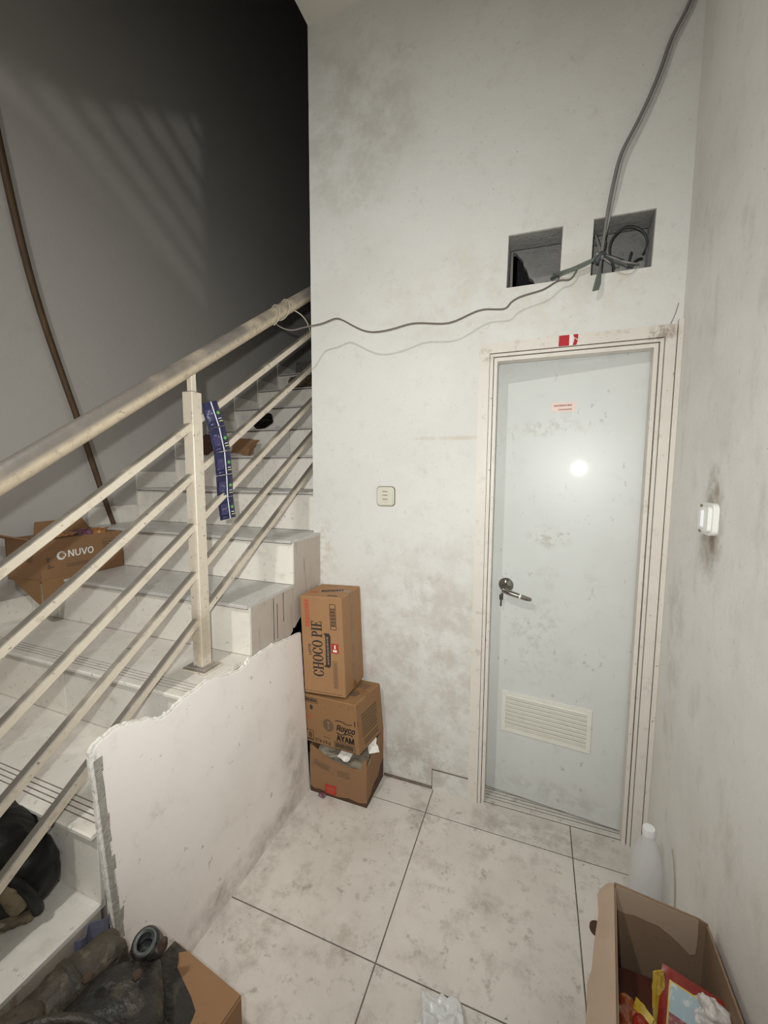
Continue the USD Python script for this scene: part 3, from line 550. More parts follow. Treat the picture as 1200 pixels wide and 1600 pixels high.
# middle carton
t, body, w, d, h = carton('cardboard_box', 'tilted brown seasoning carton lettered AYAM, middle of the stack by the wall', (-.833, 1.661, .368), (.305, .218, .232), -.15, -.095, .0, 'cardboard_mid')
F = lambda x, z: (-w / 2 + x, -d / 2, -h / 2 + z)
obj('printed_lettering', [text('AYAM', .026, F(.186 + q, .046), X_, Z_, .0008, True, .92) for q in (0, .0011, .0022)], 'ink_black', t, local=True)
rm = meshkit.text_mesh('Royco', .026, .0008, True); rm.vertices[:, 0] += rm.vertices[:, 1] * .28; rm.apply_scale([.95, 1, 1])
Mx = np.eye(4); Mx[:3, 0], Mx[:3, 1], Mx[:3, 2], Mx[:3, 3] = X_, Z_, np.cross(X_, Z_), F(.188, .094); rm.apply_transform(Mx); obj('printed_lettering', [rm, rm.copy().apply_translation((.0012, 0, 0))], 'ink_black', t, local=True)
def swoosh(L, a, th): 
    q = np.linspace(0, 1, 16); return LineString(np.c_[q * L, a * np.sin(q * 2 * np.pi)]).buffer(th, cap_style=2)
pr(t, swoosh(.09, .004, .0018), F(.188, .136), X_, Z_); pr(t, swoosh(.088, -.005, .0022), F(.190, .082), X_, Z_)
pr(t, unary_union([frame_rect(.112, .034, .0018), affinity.translate(strokes(.1, .022, 4, 21, .75), .006, .006)]), F(.172, .006), X_, Z_)
pr(t, Point(0, 0).buffer(.029, 24).difference(unary_union([Point(.002, .012).buffer(.008), sbox(-.004, -.02, .004, .0)])), F(.144, .106), X_, Z_, 'ink_brown')
pr(t, frame_rect(.044, .050, .002), F(.008, .012), X_, Z_); obj('printed_lettering', text('8', .024, F(.021, .026), X_, Z_, .0008, True), 'ink_black', t, local=True); pr(t, strokes(.032, .006, 1, 5), F(.014, .015), X_, Z_)
obj('printed_lettering', text('576 x 8 g', .0135, F(.060, .014), X_, Z_, .0008, True, 1.05), 'ink_black', t, local=True); pr(t, strokes(.04, .006, 1, 15), F(.112, .042), X_, Z_, 'ink_brown')
pr(t, unary_union([frame_rect(.086, .024, .0014), affinity.translate(strokes(.076, .014, 2, 2, .8), .005, .005)]), F(.006, .196), X_, Z_); pr(t, unary_union([Polygon([(0, .010), (.012, .024), (.024, .010)]), rect(.006, 0, .012, .011)]), F(.040, .164), X_, Z_)
pr(t, strokes(.058, .008, 1, 44), F(.010, .125), X_, Z_, 'ink_faint_red'); pr(t, rect(0, 0, .005, .022), F(.292, .132), X_, Z_, 'ink_black')
S = lambda y, z: (w / 2, -d / 2 + y, -h / 2 + z)
pr(t, unary_union([affinity.translate(strokes(.13, .11, 7, 31, .62), .04, .06), affinity.translate(strokes(.12, .03, 2, 32, .7), .05, .02)]), S(0, 0), (0, 1, 0), Z_, 'ink_brown'); pr(t, rect(0, 0, .006, .026), S(.004, .13), (0, 1, 0), Z_, 'ink_red')
Tp = lambda x, y: (-w / 2 + x, -d / 2 + y, h / 2)
pr(t, affinity.scale(Point(0, 0).buffer(.024, 20), 1, 1), Tp(.245, .085), X_, (0, 1, 0), 'ink_brown'); pr(t, strokes(.06, .05, 4, 51, .5), Tp(.215, .14), X_, (0, 1, 0), 'ink_brown')
obj('packing_tape', bx(-w / 2 + .02, w / 2 + .0004, -.02, .02, h / 2 - .001, h / 2 + .0006), 'parcel_tape', t, local=True)

# upright carton on top
t, body, w, d, h = carton('cardboard_box', 'tall upright tan carton lettered CHOCO PIE, topmost of the stack by the wall', (-.889, 1.668, .724), (.212, .212, .462), .015, -.045, 0, 'cardboard_tan')
F = lambda x, z: (-w / 2 + x, -d / 2, -h / 2 + z)
U, Vv = (0, 0, 1), (-1, 0, 0)                                     # printing that reads upwards: u = up, v = left
P, L = serif_text('CHOCO PIE', .054)
pr(t, affinity.scale(P, .262 / L, 1, origin=(0, 0)), F(.108, .088), U, Vv, 'ink_black', 'printed_lettering')
obj('printed_lettering', text('LOTTE', .012, F(.047, .185), U, Vv, .0008, True), 'ink_black', t, local=True)
rib = Polygon([(0, .012), (.012, .004), (.150, .000), (.162, .008), (.160, .034), (.148, .026), (.014, .029), (.004, .040)])
pr(t, rib, F(.150, .134), U, Vv, 'ink_black')
q = strokes(.13, .012, 1, 9, .7); pr(t, affinity.translate(q, .016, .009), (F(.150, .134)[0], F(0, 0)[1] - .0008, F(0, .134)[2]), U, Vv, 'cardboard_grey', 'printed_lettering')
pr(t, strokes(.128, .030, 1, 12, .75), F(.052, .318), U, Vv, 'ink_faint_red', 'printed_lettering')
bar_ = unary_union([frame_rect(.118, .030, .0022)] + [rect(.016 + i * .0052, .004, .0022 + .0016 * (i % 3 == 0), .022) for i in range(16)])
pr(t, bar_, F(.182, .314), U, Vv)
q = pr(t, rect(0, 0, .044, .036), F(.188, .206), U, Vv, 'ink_red', 'red_label'); pr(t, unary_union([rect(.006, .008, .010, .020), rect(.020, .014, .018, .007)]), (F(.188, 0)[0], F(0, 0)[1] - .0008, F(0, .206)[2]), U, Vv, 'white_print', 'printed_mark')
pr(t, unary_union([frame_rect(.128, .022, .0014), affinity.translate(strokes(.12, .014, 2, 19, .55), .004, .004)]), F(.178, .040), U, Vv, 'ink_brown')
pr(t, rect(0, 0, w - .02, .0016), F(.004, .012), X_, Z_, 'ink_brown')
obj('packing_tape', bx(w / 2 - .0006, w / 2 + .0005, -.018, .018, -h / 2, h / 2), 'parcel_tape', t, local=True)
obj('packing_tape', bx(w / 2 - .07, w / 2 + .0005, -.018, .018, h / 2 - .0006, h / 2 + .0006), 'parcel_tape', t, local=True)
Tp = lambda x, y: (-w / 2 + x, -d / 2 + y, h / 2)
pr(t, affinity.rotate(unary_union([strokes(.11, .034, 2, 61, .75)]), 20, origin=(0, 0)), Tp(.075, .07), X_, (0, 1, 0)); pr(t, strokes(.05, .014, 1, 62), Tp(.13, .02), X_, (0, 1, 0)); pr(t, strokes(.04, .03, 1, 63), Tp(.02, .05), X_, (0, 1, 0), 'ink_faint_red')
obj('snack_wrapper', crumple((-.888, 1.545, .010), .035, .02, 20, -10, .008, 6), 'pack_purple', smooth=40, label='small crumpled purple wrapper on the floor at the foot of the carton stack', cat='wrapper')

# carton of drinks on the stairs
nb = thing('cardboard_box', (-1.98, 1.35, zk(5)), label='open brown carton printed NUVO lying on a stair tread by the stairwell wall', cat='cardboard box')
z0 = zk(5) + .002; A, B = V([-2.088, 1.520]), V([-2.075, 1.125]); dv = (B - A) / np.linalg.norm(B - A); nv = V([-dv[1], dv[0]]); nv = nv if nv[0] < 0 else -nv
def np_(s_, n_, z): return (A[0] + dv[0] * s_ + nv[0] * n_, A[1] + dv[1] * s_ + nv[1] * n_, z)
Ln = float(np.linalg.norm(B - A)); dp = .232; hb = .192
uN = (-dv[0], -dv[1], 0)                                            # along the front face, left to right as seen from the room
def vpanel(s0, n0, s1, n1, za, zb_, th=.004):
    p, q = V(np_(s0, n0, 0)), V(np_(s1, n1, 0)); u = (q - p) / np.linalg.norm(q - p); return prism(sbox(0, za, np.linalg.norm(q - p), zb_), th, (p, u, Z_))
obj('front_panel', vpanel(Ln, 0, 0, 0, z0, z0 + hb), 'cardboard_brown', nb); obj('rear_panel', vpanel(Ln, dp, 0, dp, z0, z0 + hb), 'cardboard_brown', nb)
obj('side_panel', vpanel(0, 0, 0, dp, z0, z0 + hb), 'cardboard_brown', nb); obj('side_panel', vpanel(Ln, 0, Ln, dp, z0, z0 + hb), 'cardboard_brown', nb)
obj('base_panel', prism(Polygon([np_(0, 0, 0)[:2], np_(Ln, 0, 0)[:2], np_(Ln, dp, 0)[:2], np_(0, dp, 0)[:2]]), .004, ((0, 0, z0), X_, (0, 1, 0))), 'cardboard_brown', nb)
def flapN(pts): return sheet(2, 2, lambda u, v: V(pts[0]) * ((1 - u) * (1 - v))[..., None] + V(pts[1]) * (u * (1 - v))[..., None] + V(pts[2]) * (u * v)[..., None] + V(pts[3]) * ((1 - u) * v)[..., None], .004)
zt = z0 + hb
obj('flap', flapN([np_(Ln, 0, zt), np_(Ln, dp, zt), np_(Ln + .09, dp, zt + .045), np_(Ln + .09, 0, zt + .03)]), 'cardboard_brown', nb)
obj('flap', flapN([np_(0, dp, zt), np_(Ln * .7, dp, zt), np_(Ln * .65, dp + .02, zt + .06), np_(0.03, dp + .02, zt + .06)]), 'cardboard_mid', nb)
hf = prism(Polygon([(0, z0 + .012), (-.0, z0 - .098), (.012, z0 - .10), (.17, z0 + .012)]), .003, ((*np_(Ln, -.004, 0)[:2], 0), uN, Z_))
hf2 = prism(Polygon([(0, z0 + .006), (.21, z0 + .012), (.215, z0 - .098), (.20, z0 - .10)]), .003, ((B[0] - .21, B[1] - .004, 0), X_, Z_))
obj('hanging_flap', [hf, hf2], 'cardboard_mid', nb, label='loose bottom flaps hanging over the step edge')
fN = lambda s_, z: np_(Ln - s_, -.0042, z0 + z)
obj('printed_lettering', text('NUVO', .031, fN(.115, .100), uN, Z_, .0008, True, 1.0), 'white_print', nb)
sw_ = Point(0, 0).buffer(.020, 20).difference(unary_union([Point(.004, .001).buffer(.0135, 16), sbox(.006, -.012, .03, .012)]))
obj('printed_mark', flat(unary_union([sw_, affinity.scale(affinity.translate(sw_, 0, 0), -.5, .5, origin=(.008, 0))]), fN(.088, .112), uN, Z_), 'white_print', nb)
obj('printed_mark', flat(unary_union([frame_rect(.06, .09, .002), affinity.translate(strokes(.05, .075, 6, 71, .5), .005, .006)]), fN(.29, .07), uN, Z_), 'ink_brown', nb)
obj('printed_mark', flat(unary_union([strokes(.10, .02, 2, 72, .5)]), fN(.11, .05), uN, Z_), 'ink_brown', nb)
obj('printed_mark', flat(unary_union([rect(0, .03, .012, .02), rect(.004, .0, .008, .02), strokes(.03, .012, 1, 73)]), fN(.025, .06), uN, Z_), 'ink_brown', nb)
for k, (s_, n_, mt_, lb) in enumerate(((.10, .06, 'pack_amber', 'amber snack sachet at the right in the carton on the stairs'), (.17, .07, 'pack_purple', 'purple snack sachet in the middle of the carton on the stairs'), (.25, .06, 'pack_amber', 'reddish snack sachet left of the purple one in the carton on the stairs'), (.33, .08, 'pack_purple', 'dark purple snack sachet at the left end of the carton on the stairs'))):
    obj('snack_sachet', crumple(np_(s_, n_, zt + .004), .11, .085, 22 - 9 * k, 40 + 25 * k, .022, 30 + k, 12), mt_, smooth=40, label=lb, cat='sachet')

# open carton in the near right corner
RB = thing('cardboard_box', (.33, 1.0, 0), label='tall open carton full of snack packets in the near right corner', cat='cardboard box')
zr = .385
c4 = [V([.240, 1.172]), V([.446, 1.152]), V([.444, .78]), V([.186, .79])]    # back-left, back-right, front-right, front-left
def wall4(p, q, th, pts): u = V([*(q - p), 0]); u /= np.linalg.norm(u); return prism(Polygon(pts), th, ((*p, 0), u, Z_))
Lb = np.linalg.norm(c4[1] - c4[0])
obj('rear_panel', wall4(c4[0], c4[1], .005, [(0, .003), (Lb, .003), (Lb, zr - .004), (Lb - .02, zr + .002), (0, zr + .010)]), 'cardboard_grey', RB)
obj('side_panel', wall4(c4[1], c4[2], .005, [(0, .003), (.37, .003), (.37, zr - .01), (0, zr - .006)]), 'cardboard_grey', RB)
obj('side_panel', wall4(c4[3], c4[0], .005, [(0, .003), (.385, .003), (.385, zr), (.2, zr - .004), (0, zr)]), 'cardboard_grey', RB)
obj('front_panel', wall4(c4[2], c4[3], .005, [(0, .003), (.258, .003), (.258, zr), (0, zr)]), 'cardboard_grey', RB)
obj('base_panel', prism(Polygon([tuple(p) for p in c4]), .004, ((0, 0, .002), X_, (0, 1, 0))), 'cardboard_grey', RB)
lo_ = [(-.004, -.02), (.012, -.052), (.035, -.062), (.08, -.055), (.12, -.062), (.17, -.070), (.22, -.074), (.25, -.088), (.30, -.085), (.385, -.09)]
def lflap(u, v):
    e = np.interp(u.ravel() * .385, [a for a, b in lo_], [-b for a, b in lo_]).reshape(u.shape); p = c4[0] + (c4[3] - c4[0]) * u[..., None]; n = V([-.99, .14])
    out = n[None, None] * (e * v * .62)[..., None]
    return np.dstack([p + out, zr + .004 - .45 * e * v ** 1.3 + .004 * np.sin(u * 19) * v])
obj('flap', sheet(24, 5, lflap, .005), 'cardboard_pale', RB, smooth=50, label='torn pale flap folded outwards')
ub = np.array([*(c4[1] - c4[0]), 0]) / Lb; nb_ = np.array([ub[1], -ub[0], 0])
torn = [(.004, zr + .008), (.004, zr - .062), (.03, zr - .064), (.05, zr - .058), (.08, zr - .060), (.105, zr - .060), (.13, zr - .072), (.155, zr - .088), (.175, zr - .105), (.186, zr - .096), (.188, zr - .04), (.186, zr)]
obj('torn_liner', prism(Polygon(torn), .0015, ((*(np.array([*c4[0], 0]) + nb_ * .0052)[:2], 0), ub, (0, 0, 1))), 'cardboard_pale', RB, label='pale torn inner layer of the rear panel')
def rflap(u, v):
    p = c4[1] + (c4[2] - c4[1]) * u[..., None]; return np.dstack([p + V([.012, 0]) * v[..., None], zr - .012 - .10 * v])
obj('flap', sheet(6, 3, rflap, .004), 'cardboard_brown', RB)
obj('torn_tab', tm([bx(.196, .232, 1.10, 1.135, .292, .298, .002), lathe([(0, 0), (.020, 0), (.020, .006), (0, .006)], 14, (.197, 1.117, .292))]), 'cardboard_damp', RB, label='torn brown cardboard tab on the left')
# what lies in it
SN = 'snack packets in the open carton'
def strip(pts, wdir, w0, th=.0012, wob=.004, seed=1):
    P = np.array(pts, float); tt = np.linspace(0, len(P) - 1, len(P) * 4); Q = np.c_[[np.interp(tt, range(len(P)), P[:, k]) for k in range(3)]].T
    wd = np.array(wdir, float)
    def fn(u, v):
        i = u * (len(Q) - 1); b = np.stack([np.interp(i.ravel(), range(len(Q)), Q[:, k]) for k in range(3)], -1).reshape(*u.shape, 3)
        n = (meshkit.fbm(np.stack([u * 14, v * 3, np.full_like(u, seed)], -1), 3, seed) - .5)[..., None] * 2 * wob
        return b + (v - .5)[..., None] * wd * w0 + n * V([.4, -.6, .7])
    return sheet(len(Q), 6, fn, th)
obj('gold_wrapper', strip([(.305, .985, .25), (.306, 1.01, .30), (.308, 1.028, .336), (.318, 1.034, .338), (.322, 1.015, .30), (.318, .985, .25), (.312, .96, .215)], (.9, .3, 0), .018, .0015, .005, 4), 'pack_gold', smooth=40, label='upright gold foil strip standing in the open corner carton', cat='wrapper', group=None)
obj('gold_wrapper', strip([(.262, 1.0, .262), (.275, .985, .268), (.295, .965, .262), (.312, .945, .252), (.325, .93, .238)], (.35, .8, .3), .034, .0015, .009, 8), 'pack_gold', smooth=40, label='crumpled yellow foil wrapper lying left of the upright gold strip', cat='wrapper')
rk = thing('snack_packet', (.365, .97, .27), 'red bordered snack packet with a pale picture in the open corner carton', 'packet', R=Rot.from_euler('ZYX', [-.22, .12, .62]).as_matrix())
def pillow(w_, h_, t2, n=10):
    def fn(u, v):
        return np.stack([(u - .5) * w_, (v - .5) * h_, t2 * (np.sin(np.pi * u) * np.sin(np.pi * v)) ** .5 + .0015 * np.sin(v * 40)], -1)
    return sheet(n, n, fn, .002)
obj('pouch', pillow(.125, .19, .016, 12), 'pack_red', rk, smooth=50, local=True)
obj('border', bx(-.049, .049, -.02, .072, .0165, .0172), 'pack_gold', rk, local=True); obj('picture', bx(-.046, .046, -.018, .069, .0172, .018), 'pack_blue', rk, local=True); obj('banner', bx(-.046, .030, -.06, .018, .0175, .0186), 'pack_maroon', rk, local=True)
obj('corner_print', bx(.02, .046, .03, .066, .018, .0188), 'pack_olive', rk, local=True)
def lump(c0, r, sq, amp, seed, fr=22.):
    m = trimesh.creation.icosphere(4, r); m.vertices *= V(sq); m.vertices += m.vertex_normals * ((meshkit.fbm(m.vertices * fr + seed, 4, seed) - .5) * 2 * amp)[:, None]; m.apply_translation(c0); return m
obj('crumpled_wrapper', lump((.402, 1.0, .300), .036, (.85, .8, 1.2), .024, 3, 40), 'pack_white', smooth=30, label='white crumpled wrapper at the right side in the open corner carton', cat='wrapper')
obj('crumpled_wrapper', lump((.398, .94, .280), .036, (.9, 1.1, .8), .022, 5, 40), 'pack_white', smooth=30, label='white crumpled wrapper nearest the camera at right in the open corner carton', cat='wrapper')
obj('plastic_tube', tube([(.337, .985, .282), (.330, .95, .282), (.325, .915, .275)], .008, 10, 3), 'pack_white', smooth=50, label='slim white plastic tube across the red packet in the corner carton', cat='tube')
obj('snack_packet', lump((.245, .98, .245), .042, (.9, 1.1, .55), .014, 7, 26), 'pack_orange', smooth=35, label='shiny orange snack packet at the left in the open corner carton', cat='packet')
obj('snack_packet', lump((.235, .90, .25), .05, (.9, 1.2, .5), .016, 9, 26), 'pack_orange', smooth=35, label='shiny brown orange packet nearest the camera at the left in the corner carton', cat='packet')
obj('snack_packet', lump((.268, .955, .262), .020, (1, 1.3, .7), .008, 12, 40), 'pack_red', smooth=35, label='small red packet between the orange packets and the yellow foil', cat='packet')
obj('snack_packet', bx(.20, .435, .80, 1.13, .17, .205, .01), 'pack_dark', label='large dark red packet lying flat beneath the other wrappers in the corner carton', cat='packet')
obj('black_bottle', tube([(.272, .938, .272), (.283, .915, .272), (.296, .885, .268), (.303, .865, .266)], [.006, .0125, .0135, .0135], 14, 4), 'black_plastic', smooth=45, label='small black cylinder bottle among the yellow and orange wrappers', cat='bottle')

# bottle in the corner behind it
bt = thing('plastic_bottle', (.398, 1.50, 0), label='translucent white plastic bottle standing in the corner by the door', cat='bottle')
bp = [(0, .001), (.040, .001), (.047, .008), (.0485, .03), (.046, .05), (.0485, .07), (.0485, .16), (.046, .19), (.040, .225), (.029, .262), (.019, .285), (.0165, .295), (.0165, .305)]
obj('bottle_body', lathe(bp, 32, (.398, 1.50, 0)), 'bottle_plastic', bt, smooth=40)
obj('cap', lathe([(.0, .294), (.0185, .294), (.0195, .300), (.0195, .318), (.0175, .322), (0, .322)], 24, (.398, 1.50, 0)), 'cap_white', bt, smooth=35)
obj('thin_wire', tube([(.455, 1.46, .30), (.458, 1.44, .25), (.459, 1.42, .17), (.459, 1.40, .05), (.458, 1.39, .002)], .0022, 6, 5), 'cable_tan', label='thin tan wire hanging beside the plastic bottle on the right wall', cat='wire')

# ------------------------------------------------------------------ cables
cd = thing('ceiling_cable', (.19, D, 2.33), 'pair of grey cables dropping from the ceiling into the right vent hole', 'cable')
dp_ = [(.43, D - .012, 3.3), (.416, D - .014, 3.09), (.369, D - .016, 2.99), (.338, D - .018, 2.89), (.270, D - .022, 2.725), (.234, D - .025, 2.65), (.214, D - .025, 2.56), (.202, D - .022, 2.475), (.194, D - .02, 2.385), (.188, D - .02, 2.325)]
obj('cable', tube(dp_, .0055, 8, 5), 'cable_grey', cd, smooth=60); obj('cable', tube([(x + .011, y + .002, z + .002) for x, y, z in dp_[:-3]] + [(.212, D - .01, 2.47), (.20, D + .02, 2.40)], .0048, 8, 5), 'cable_pale', cd, smooth=60)
bn = thing('cable_bundle', (.185, D, 2.31), 'tangle of grey cables knotted at the right vent hole', 'cable')
rg = random.Random(11)
knot = V([.187, D - .03, 2.312])
for k, (e, mt_, r) in enumerate((((.165, D + .05, 2.44), 'cable_grey', .005), ((.170, D + .06, 2.40), 'cable_pale', .004), ((.205, D + .04, 2.39), 'cable_green', .004), ((.25, D + .03, 2.29), 'cable_pale', .0055), ((.28, D + .03, 2.285), 'cable_grey', .005), ((.30, D + .05, 2.292), 'cable_green', .0055), ((.27, D + .04, 2.31), 'cable_dark', .005), ((.32, D + .06, 2.30), 'cable_pale', .004), ((.235, D + .02, 2.27), 'cable_dark', .005))):
    e = V(e); mid = (knot + e) / 2 + V([rg.uniform(-.01, .01), -.012, rg.uniform(-.012, .004)])
    obj('strand', tube([knot - (e - knot) * .12, knot, mid, e], r, 7, 5), mt_, bn, smooth=60)
obj('tape_wrap', blob([(*knot, .014), (*(knot + V([-.014, 0, -.018])), .011)], [(0, 1)], .006, .003, 60, 2), 'tape_dark', bn, smooth=50)
for k in range(3): obj('strand', tube([tuple(knot + V([-.0, 0, -.005])), (.182 + .002 * k, D - .034 + .004 * k, 2.262), (.174 + .006 * k, D - .036 + .004 * k, 2.226 - .004 * k), (.166 + .007 * k, D - .036 + .003 * k, 2.188 + .002 * k)], .0045, 6, 4), 'cable_green', bn, smooth=60)
obj('strand', tube([(.235, D - .006, 2.262), (.262, D - .008, 2.244), (.288, D - .007, 2.240), (.312, D - .006, 2.262)], .0013, 5, 5), 'cable_tan', bn, smooth=60)
cc = [(.285 + .062 * math.cos(a), D + .06 + .006 * math.sin(2 * a), 2.372 + .066 * math.sin(a)) for a in np.linspace(math.radians(-40), math.radians(222), 22)]
obj('cable_coil', tube(cc, [.0025, .0045, .006, .0035, .003], 8, 3), 'cable_dark', smooth=60, label='dark coiled cable loop inside the right vent hole', cat='cable')
for a, b in (((.225, 2.33), (.262, 2.312)), ((.245, 2.335), (.285, 2.305)), ((.300, 2.352), (.288, 2.305)), ((.335, 2.325), (.30, 2.30))):
    obj('strand', tube([(a[0], D + .075, a[1]), ((a[0] + b[0]) / 2, D + .06, (a[1] + b[1]) / 2 + .004), (b[0], D + .05, b[1])], .0038, 6, 4), 'cable_dark', bn, smooth=60)
lc = thing('bridging_cable', (.12, D, 2.29), 'short green-grey cable run between the two vent holes', 'cable')
obj('cable', tube([(.187, D - .03, 2.314), (.155, D - .026, 2.302), (.118, D - .022, 2.292), (.085, D - .014, 2.286), (.05, D + .0, 2.285), (.02, D + .05, 2.29)], .0055, 8, 5), 'cable_green', lc, smooth=60)
obj('cable', tube([(.187, D - .032, 2.310), (.155, D - .028, 2.296), (.118, D - .026, 2.282), (.085, D - .024, 2.276), (.055, D - .016, 2.270), (.04, D + .03, 2.29), (.03, D + .06, 2.31)], .0045, 8, 5), 'cable_green', lc, smooth=60)
def toward(px, py, y):   # the point of the cable seen at a pixel of the photograph's frame, in the plane y
    d = fwd + rgt * ((px - 600) / F_PX) - upv * ((py - 800) / F_PX); return CAM + d * ((y - CAM[1]) / d[1])
lp = [(890, 437, .022), (876, 438, .03), (860, 446, .04), (845, 454, .045), (815, 463, .05), (797, 474, .05), (790, 481.7, .05), (765, 483, .055), (743, 487, .062), (715, 500, .072), (690, 505.7, .08), (648, 505, .09), (620, 512, .10), (593, 518, .105), (567, 516, .11), (535, 500, .115), (523, 498, .117), (505, 505, .12), (487, 509, .125), (470, 513, .160), (455, 516, .188), (440, 512, .207), (426, 502, .224)]
lpts = [toward(a, b, D - g_) for a, b, g_ in lp]
hy = 1.62; hzz = zh(hy)
loop = [(RX + .034 * math.cos(a) , hy + (a - 5) * .012, zh(hy + (a - 5) * .012) + .039 * math.sin(a)) for a in np.linspace(-1.2, 8.8, 26)]
obj('long_cable', tube([(.11, D - .02, 2.283)] + lpts, .0034, 7, 4), 'cable_thin', smooth=60, label='long thin wavy cable strung from the vent hole to the stair handrail', cat='cable')
obj('wire_loop', tube(loop + [(-1.07, 1.71, 2.25), (-1.07, 1.80, 2.20), (-1.08, 1.9, 2.16)], .0030, 7, 4), 'cable_tan', smooth=60, label='thin tan wire wound round the stair handrail near the wall edge', cat='wire')

# ------------------------------------------------------------------ on the railing and the stairs
ss = thing('sachet_strip', (-1.088, 1.16, 1.75), 'strip of dark blue sachets hanging from the top railing bar beside the post', 'sachet strip')
def sp_(v): return V([-1.088 + .012 * math.sin(v * 5) - .012 * v, 1.134 + .112 * v + .008 * math.sin(v * 4), 1.757 - .425 * v])
NS = 5
for i in range(NS):
    a, b = sp_(i / NS + .004), sp_((i + 1) / NS - .004); u = b - a; hh = np.linalg.norm(u); dn = u / hh
    wv = V([.30, .95, .0]); wv -= dn * (wv @ dn); wv /= np.linalg.norm(wv); nn = np.cross(wv, -dn) ; nn = nn if nn[0] > 0 else -nn
    W = .064
    def fn(uu, vv, a=a, u=u, wv=wv, nn=nn): return a + u * vv[..., None] + wv * ((uu - .5) * W)[..., None] + nn * (.004 * np.sin(np.pi * uu) ** .6 * np.sin(np.pi * vv) ** .5)[..., None]
    sc = obj('sachet', sheet(9, 9, fn, .0012), 'sachet_blue', ss, smooth=50)
    o = a + nn * .0052; R_ = lambda x, y, w_, h_: flat(rect(x, y, w_, h_), o - wv * W / 2 + dn * hh, wv, -dn, .0007)
    obj('violet_panel', R_(.006, .022, .026, .040), 'sachet_violet', sc); obj('white_stripe', R_(.036, .0, .0045, hh), 'sachet_white', sc); obj('pale_print', R_(.008, .008, .02, .006), 'sachet_violet', sc)
    obj('green_mark', flat(Point(.052, .045).buffer(.006, 10), o - wv * W / 2 + dn * hh, wv, -dn, .0007), 'sachet_green', sc); obj('yellow_print', R_(.046, .014, .014, .004), 'sachet_yellow', sc); obj('yellow_print', R_(.046, .024, .012, .003), 'sachet_white', sc)
# rubbish higher up
bl = blob([(-1.90, 2.50, zk(9) + .055, .045), (-1.84, 2.50, zk(9) + .065, .03), (-1.95, 2.52, zk(9) + .05, .04), (-1.89, 2.56, zk(9) + .10, .03)], [(0, 1, 3), (0, 2, 3)], .012, .008, 20, 3)
obj('black_bag', bl, 'black_plastic', smooth=40, label='small black lump of plastic on an upper stair tread', cat='bag')
obj('brown_scrap', crumple((-1.93, 2.33, zk(8) + .075), .17, .13, 62, 8, .03, 21, 12), 'cardboard_brown', smooth=40, label='crumpled brown paper leaning on an upper stair riser', cat='paper')
obj('brown_scrap', crumple((-2.16, 2.22, zk(8) + .085), .18, .15, 70, -12, .03, 22, 12), 'cardboard_damp', smooth=40, label='dark brown crumpled sack beside the post on an upper stair', cat='sack')
obj('dark_rag', blob([(-1.55, 3.2, zk(11) + .06, .07), (-1.75, 3.2, zk(11) + .05, .06), (-1.40, 3.25, zk(11) + .09, .09), (-1.25, 3.25, zk(11) + .08, .08)], [(0, 1), (0, 2), (2, 3)], .02, .025, 12, 5), 'dark_cloth', smooth=40, label='dark reddish rag heap on the highest visible stair', cat='rag')
obj('plastic_sack', blob([(-2.02, 3.15, zk(11) + .06, .07), (-1.86, 3.15, zk(11) + .07, .06)], [(0, 1)], .02, .03, 12, 6), 'dirt_rag', smooth=40, label='pale dirty sack lying left of the dark rag on the highest visible stair', cat='sack')

# ------------------------------------------------------------------ bottom left: grimy things
kb = thing('cardboard_box', (-.8, .5, 0), 'low brown carton under the greasy engine part at the near left', 'cardboard box')
ang = math.radians(-7)
def kbm(m): return rot(m, math.degrees(ang), Z_, (-.598, .663, 0))
obj('body', kbm(bx(-.84, -.598, .28, .663, .001, .298, .004)), 'cardboard_brown', kb); obj('lid_flap', kbm(bx(-.835, -.60, .285, .66, .298, .302, .001)), 'cardboard_brown', kb)
rg = random.Random(17); oil = [(0, 0)]
for i in range(34):
    y = .004 + .366 * i / 33; oil.append((.185 + .035 * math.sin(y * 31) + .018 * math.sin(y * 83 + 1) - .12 * max(0, y - .27) / .1 + rg.uniform(-.008, .008), y))
oil.append((0, .37))
obj('oil_stain', kbm(flat(Polygon(oil).buffer(0), (-.835, .288, .302), X_, (0, 1, 0), .0006)), 'grease', kb, label='black oil stain')
en = thing('engine_part', (-.80, .55, .302), 'black greasy engine part with a round port resting on the low carton', 'engine part')
Z3 = .302
obj('housing', blob([(-.845, .52, Z3 + .055, .05), (-.80, .56, Z3 + .055, .05), (-.74, .52, Z3 + .045, .042), (-.84, .36, Z3 + .05, .05), (-.72, .38, Z3 + .04, .04), (-.78, .30, Z3 + .05, .05), (-.73, .47, Z3 + .055, .04)], [(0, 1, 3), (1, 2, 3), (2, 4, 5), (2, 3, 5), (2, 6, 4)], .010, .009, 26, 3, 2), 'grease', en, smooth=45)
dcy = V([-.897, .0, 0]); cyl = lathe([(0, -.02), (.036, -.018), (.050, -.006), (.054, .012), (.054, .085), (.058, .088), (.058, .098), (.053, .101), (.053, .18), (.057, .183), (.057, .192), (.051, .196), (.050, .262), (.040, .285), (.022, .296), (0, .298)], 36)
cyl = cyl.subdivide().subdivide(); cyl.vertices += cyl.vertex_normals * ((meshkit.fbm(cyl.vertices * 24, 4, 8) - .5) * .030)[:, None]
rot(cyl, -90, (1, 0, 0)); rot(cyl, -8, Z_); cyl.apply_translation((-.955, .315, Z3 + .060)); obj('end_cover', cyl, 'grease_cover', en, smooth=35, label='brownish grime-caked round cover')
obj('side_cover', blob([(-.925, .40, Z3 + .095, .045), (-.955, .345, Z3 + .085, .045), (-.90, .33, Z3 + .08, .05)], [(0, 1, 2)], .009, .008, 24, 18, 2), 'grease_cover', en, smooth=40)
